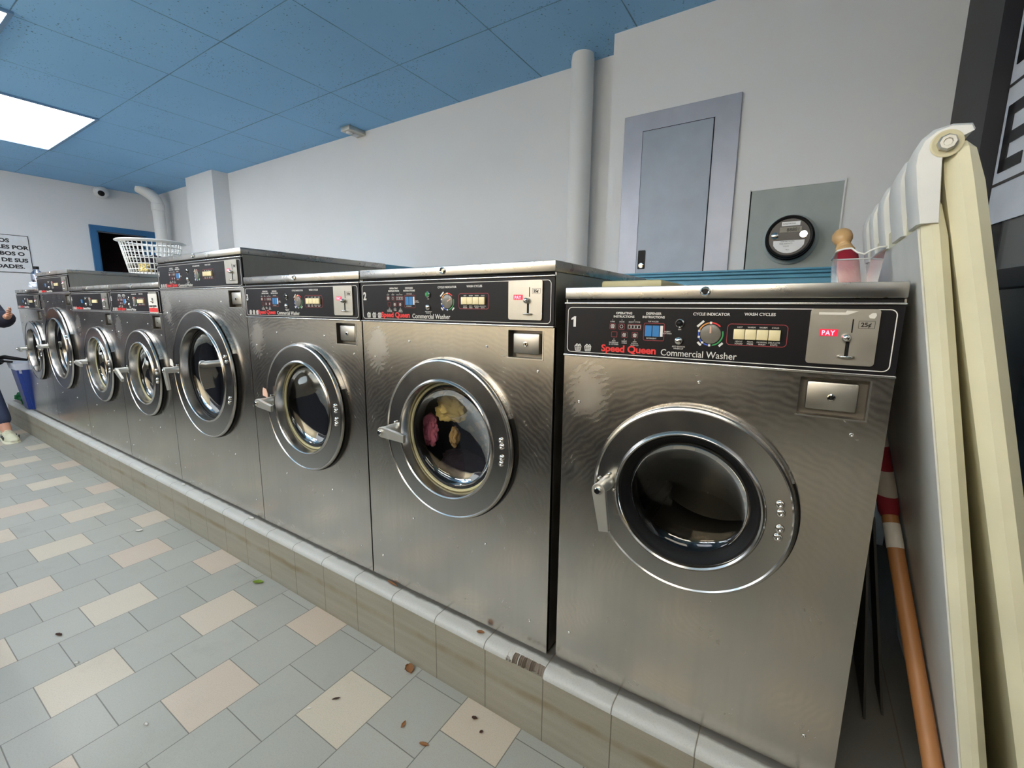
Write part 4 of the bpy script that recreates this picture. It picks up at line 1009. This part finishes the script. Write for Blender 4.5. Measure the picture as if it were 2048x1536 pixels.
# ---------------------------------------------------------------- across the aisle (unseen, added for the dark bands reflected in the steel)
t = thing('folding_counter', 'long dark counter with a pale top across the aisle', 'counter', (-3.0, -2.02, FL))
obj('cabinet', bx(-3.1, 3.3, -.3, .30, 0, .86), 'counter_dark', t); obj('worktop', bx(-3.12, 3.32, -.33, .33, .86, .90, bev=.005), 'counter_top', t)

t = thing('storage_cabinet', 'dark storage cabinet along the far wall beyond the person', 'cabinet', (XL + .02, -2.3, FL))  # added to darken what the far washer fronts reflect
obj('body', bx(0, .55, -1.2, 1.2, 0, 1.30, bev=.004), 'counter_dark', t)
for k in range(3): 
    dd_ = obj('door', bx(.55, .565, -1.19 + k * .8, -.41 + k * .8 - .01, .03, 1.27, bev=.002), 'counter_dark', t); obj('handle', bx(.565, .58, -1.10 + k * .8, -1.085 + k * .8, .6, .75), 'chrome', dd_)

# ---------------------------------------------------------------- litter on the floor and the plinth
from mathutils import noise as _nz
def leaf(x, y, z, ln, wd, rz, mat, label, cat='leaf', curl=.25, nm='dry_leaf', seed=0):
    bm = B(); n, m = 14, 6; g = []
    for i in range(n + 1):
        u = i / n; w_ = wd * math.sin(math.pi * min(1, u * .96 + .04)) ** .7 * (1 + .35 * _nz.noise(Vector((u * 9, seed, 0)))); row = []
        for j in range(m + 1):
            v_ = j / m * 2 - 1; row.append(bm.verts.new(((u - .5) * ln, v_ * w_ / 2, .0015 + curl * wd * (v_ * v_) * .5 + .12 * wd * abs(_nz.noise(Vector((u * 4, v_ * 2, seed))))))) 
        g.append(row)
    for i in range(n):
        for j in range(m): bm.faces.new((g[i][j], g[i + 1][j], g[i + 1][j + 1], g[i][j + 1]))
    bmesh.ops.solidify(bm, geom=bm.faces[:], thickness=.0006)
    o = obj(nm, bm, mat, None, True, (x, y, z + .001)); o.rotation_euler = (0, 0, rz); tag(o, label, cat); return o
M['leaf_g'] = plain('green_leaf', (142, 168, 62), .6); M['leaf_b'] = plain('brown_leaf', (170, 120, 78), .75); M['leaf_d'] = plain('dark_leaf', (88, 62, 52), .8); M['scrap'] = plain('white_scrap', (232, 230, 224), .6)
leaf(-1.452, -.099, FL, .050, .026, .5, 'leaf_g', 'green leaf on the grey tiles below washer 3', nm='green_leaf')
leaf(-.51, -.074, FL, .045, .032, -.6, 'leaf_b', 'brown dry leaf against the plinth below washer 2', seed=2)
leaf(-.276, -.247, FL, .030, .012, .3, 'leaf_b', 'small tan leaf on the grey tile near the pink tile', seed=4)
leaf(-.372, -.235, FL, .026, .010, 1.8, 'leaf_b', 'thin curled tan leaf between two grey tiles in front of washer 2', seed=5)
leaf(-1.748, -.693, FL, .034, .013, .3, 'leaf_d', 'dark curled leaf on the grey tiles at the lower left', seed=6)
leaf(-.62, -.29, FL, .026, .008, .9, 'leaf_d', 'dark sliver of leaf on the beige tile at the bottom centre', seed=7)
leaf(-.205, -.10, FL, .018, .012, .2, 'leaf_d', 'tiny dark leaf bit on the pinkish tile, left one', seed=8)
leaf(-.160, -.125, FL, .012, .010, 1.2, 'leaf_d', 'tiny dark leaf bit on the pinkish tile, right one', seed=9)
leaf(-.235, -.028, 0, .026, .014, .4, 'leaf_b', 'brown leaf crumb on the plinth edge under washer 2', seed=10)
leaf(-.66, -.006, 0, .055, .010, -.1, 'leaf_b', 'long brown leaf tucked under the left foot of washer 2', seed=11)
leaf(-2.481, -.212, FL, .040, .026, .6, 'scrap', 'white paper scrap on the grey tiles below washer 4', 'paper scrap', nm='paper_scrap', seed=12)
leaf(-1.51, -.70, FL, .018, .012, .2, 'scrap', 'white crumb on the beige tile at the lower left', 'paper scrap', nm='paper_scrap', seed=13)
leaf(-.66, -.36, FL, .014, .009, .9, 'scrap', 'white speck on the beige tile at the bottom centre', 'paper scrap', nm='paper_scrap', seed=14)
leaf(-1.02, -.66, FL, .014, .010, .1, 'scrap', 'white speck on the grey tile at the bottom edge', 'paper scrap', nm='paper_scrap', seed=15)
leaf(-1.62, -.022, 0, .034, .018, .1, 'scrap', 'white scrap on the plinth under the right foot of tall washer 4', 'paper scrap', nm='paper_scrap', seed=16)
leaf(-2.36, -.020, 0, .030, .016, .1, 'scrap', 'small white scrap on the plinth where washers 4 and 5 meet', 'paper scrap', nm='paper_scrap', seed=17)
leaf(-4.18, -.028, 0, .08, .016, .1, 'scrap', 'white scrap on the plinth under the far tall washer', 'paper scrap', nm='paper_scrap', seed=18)
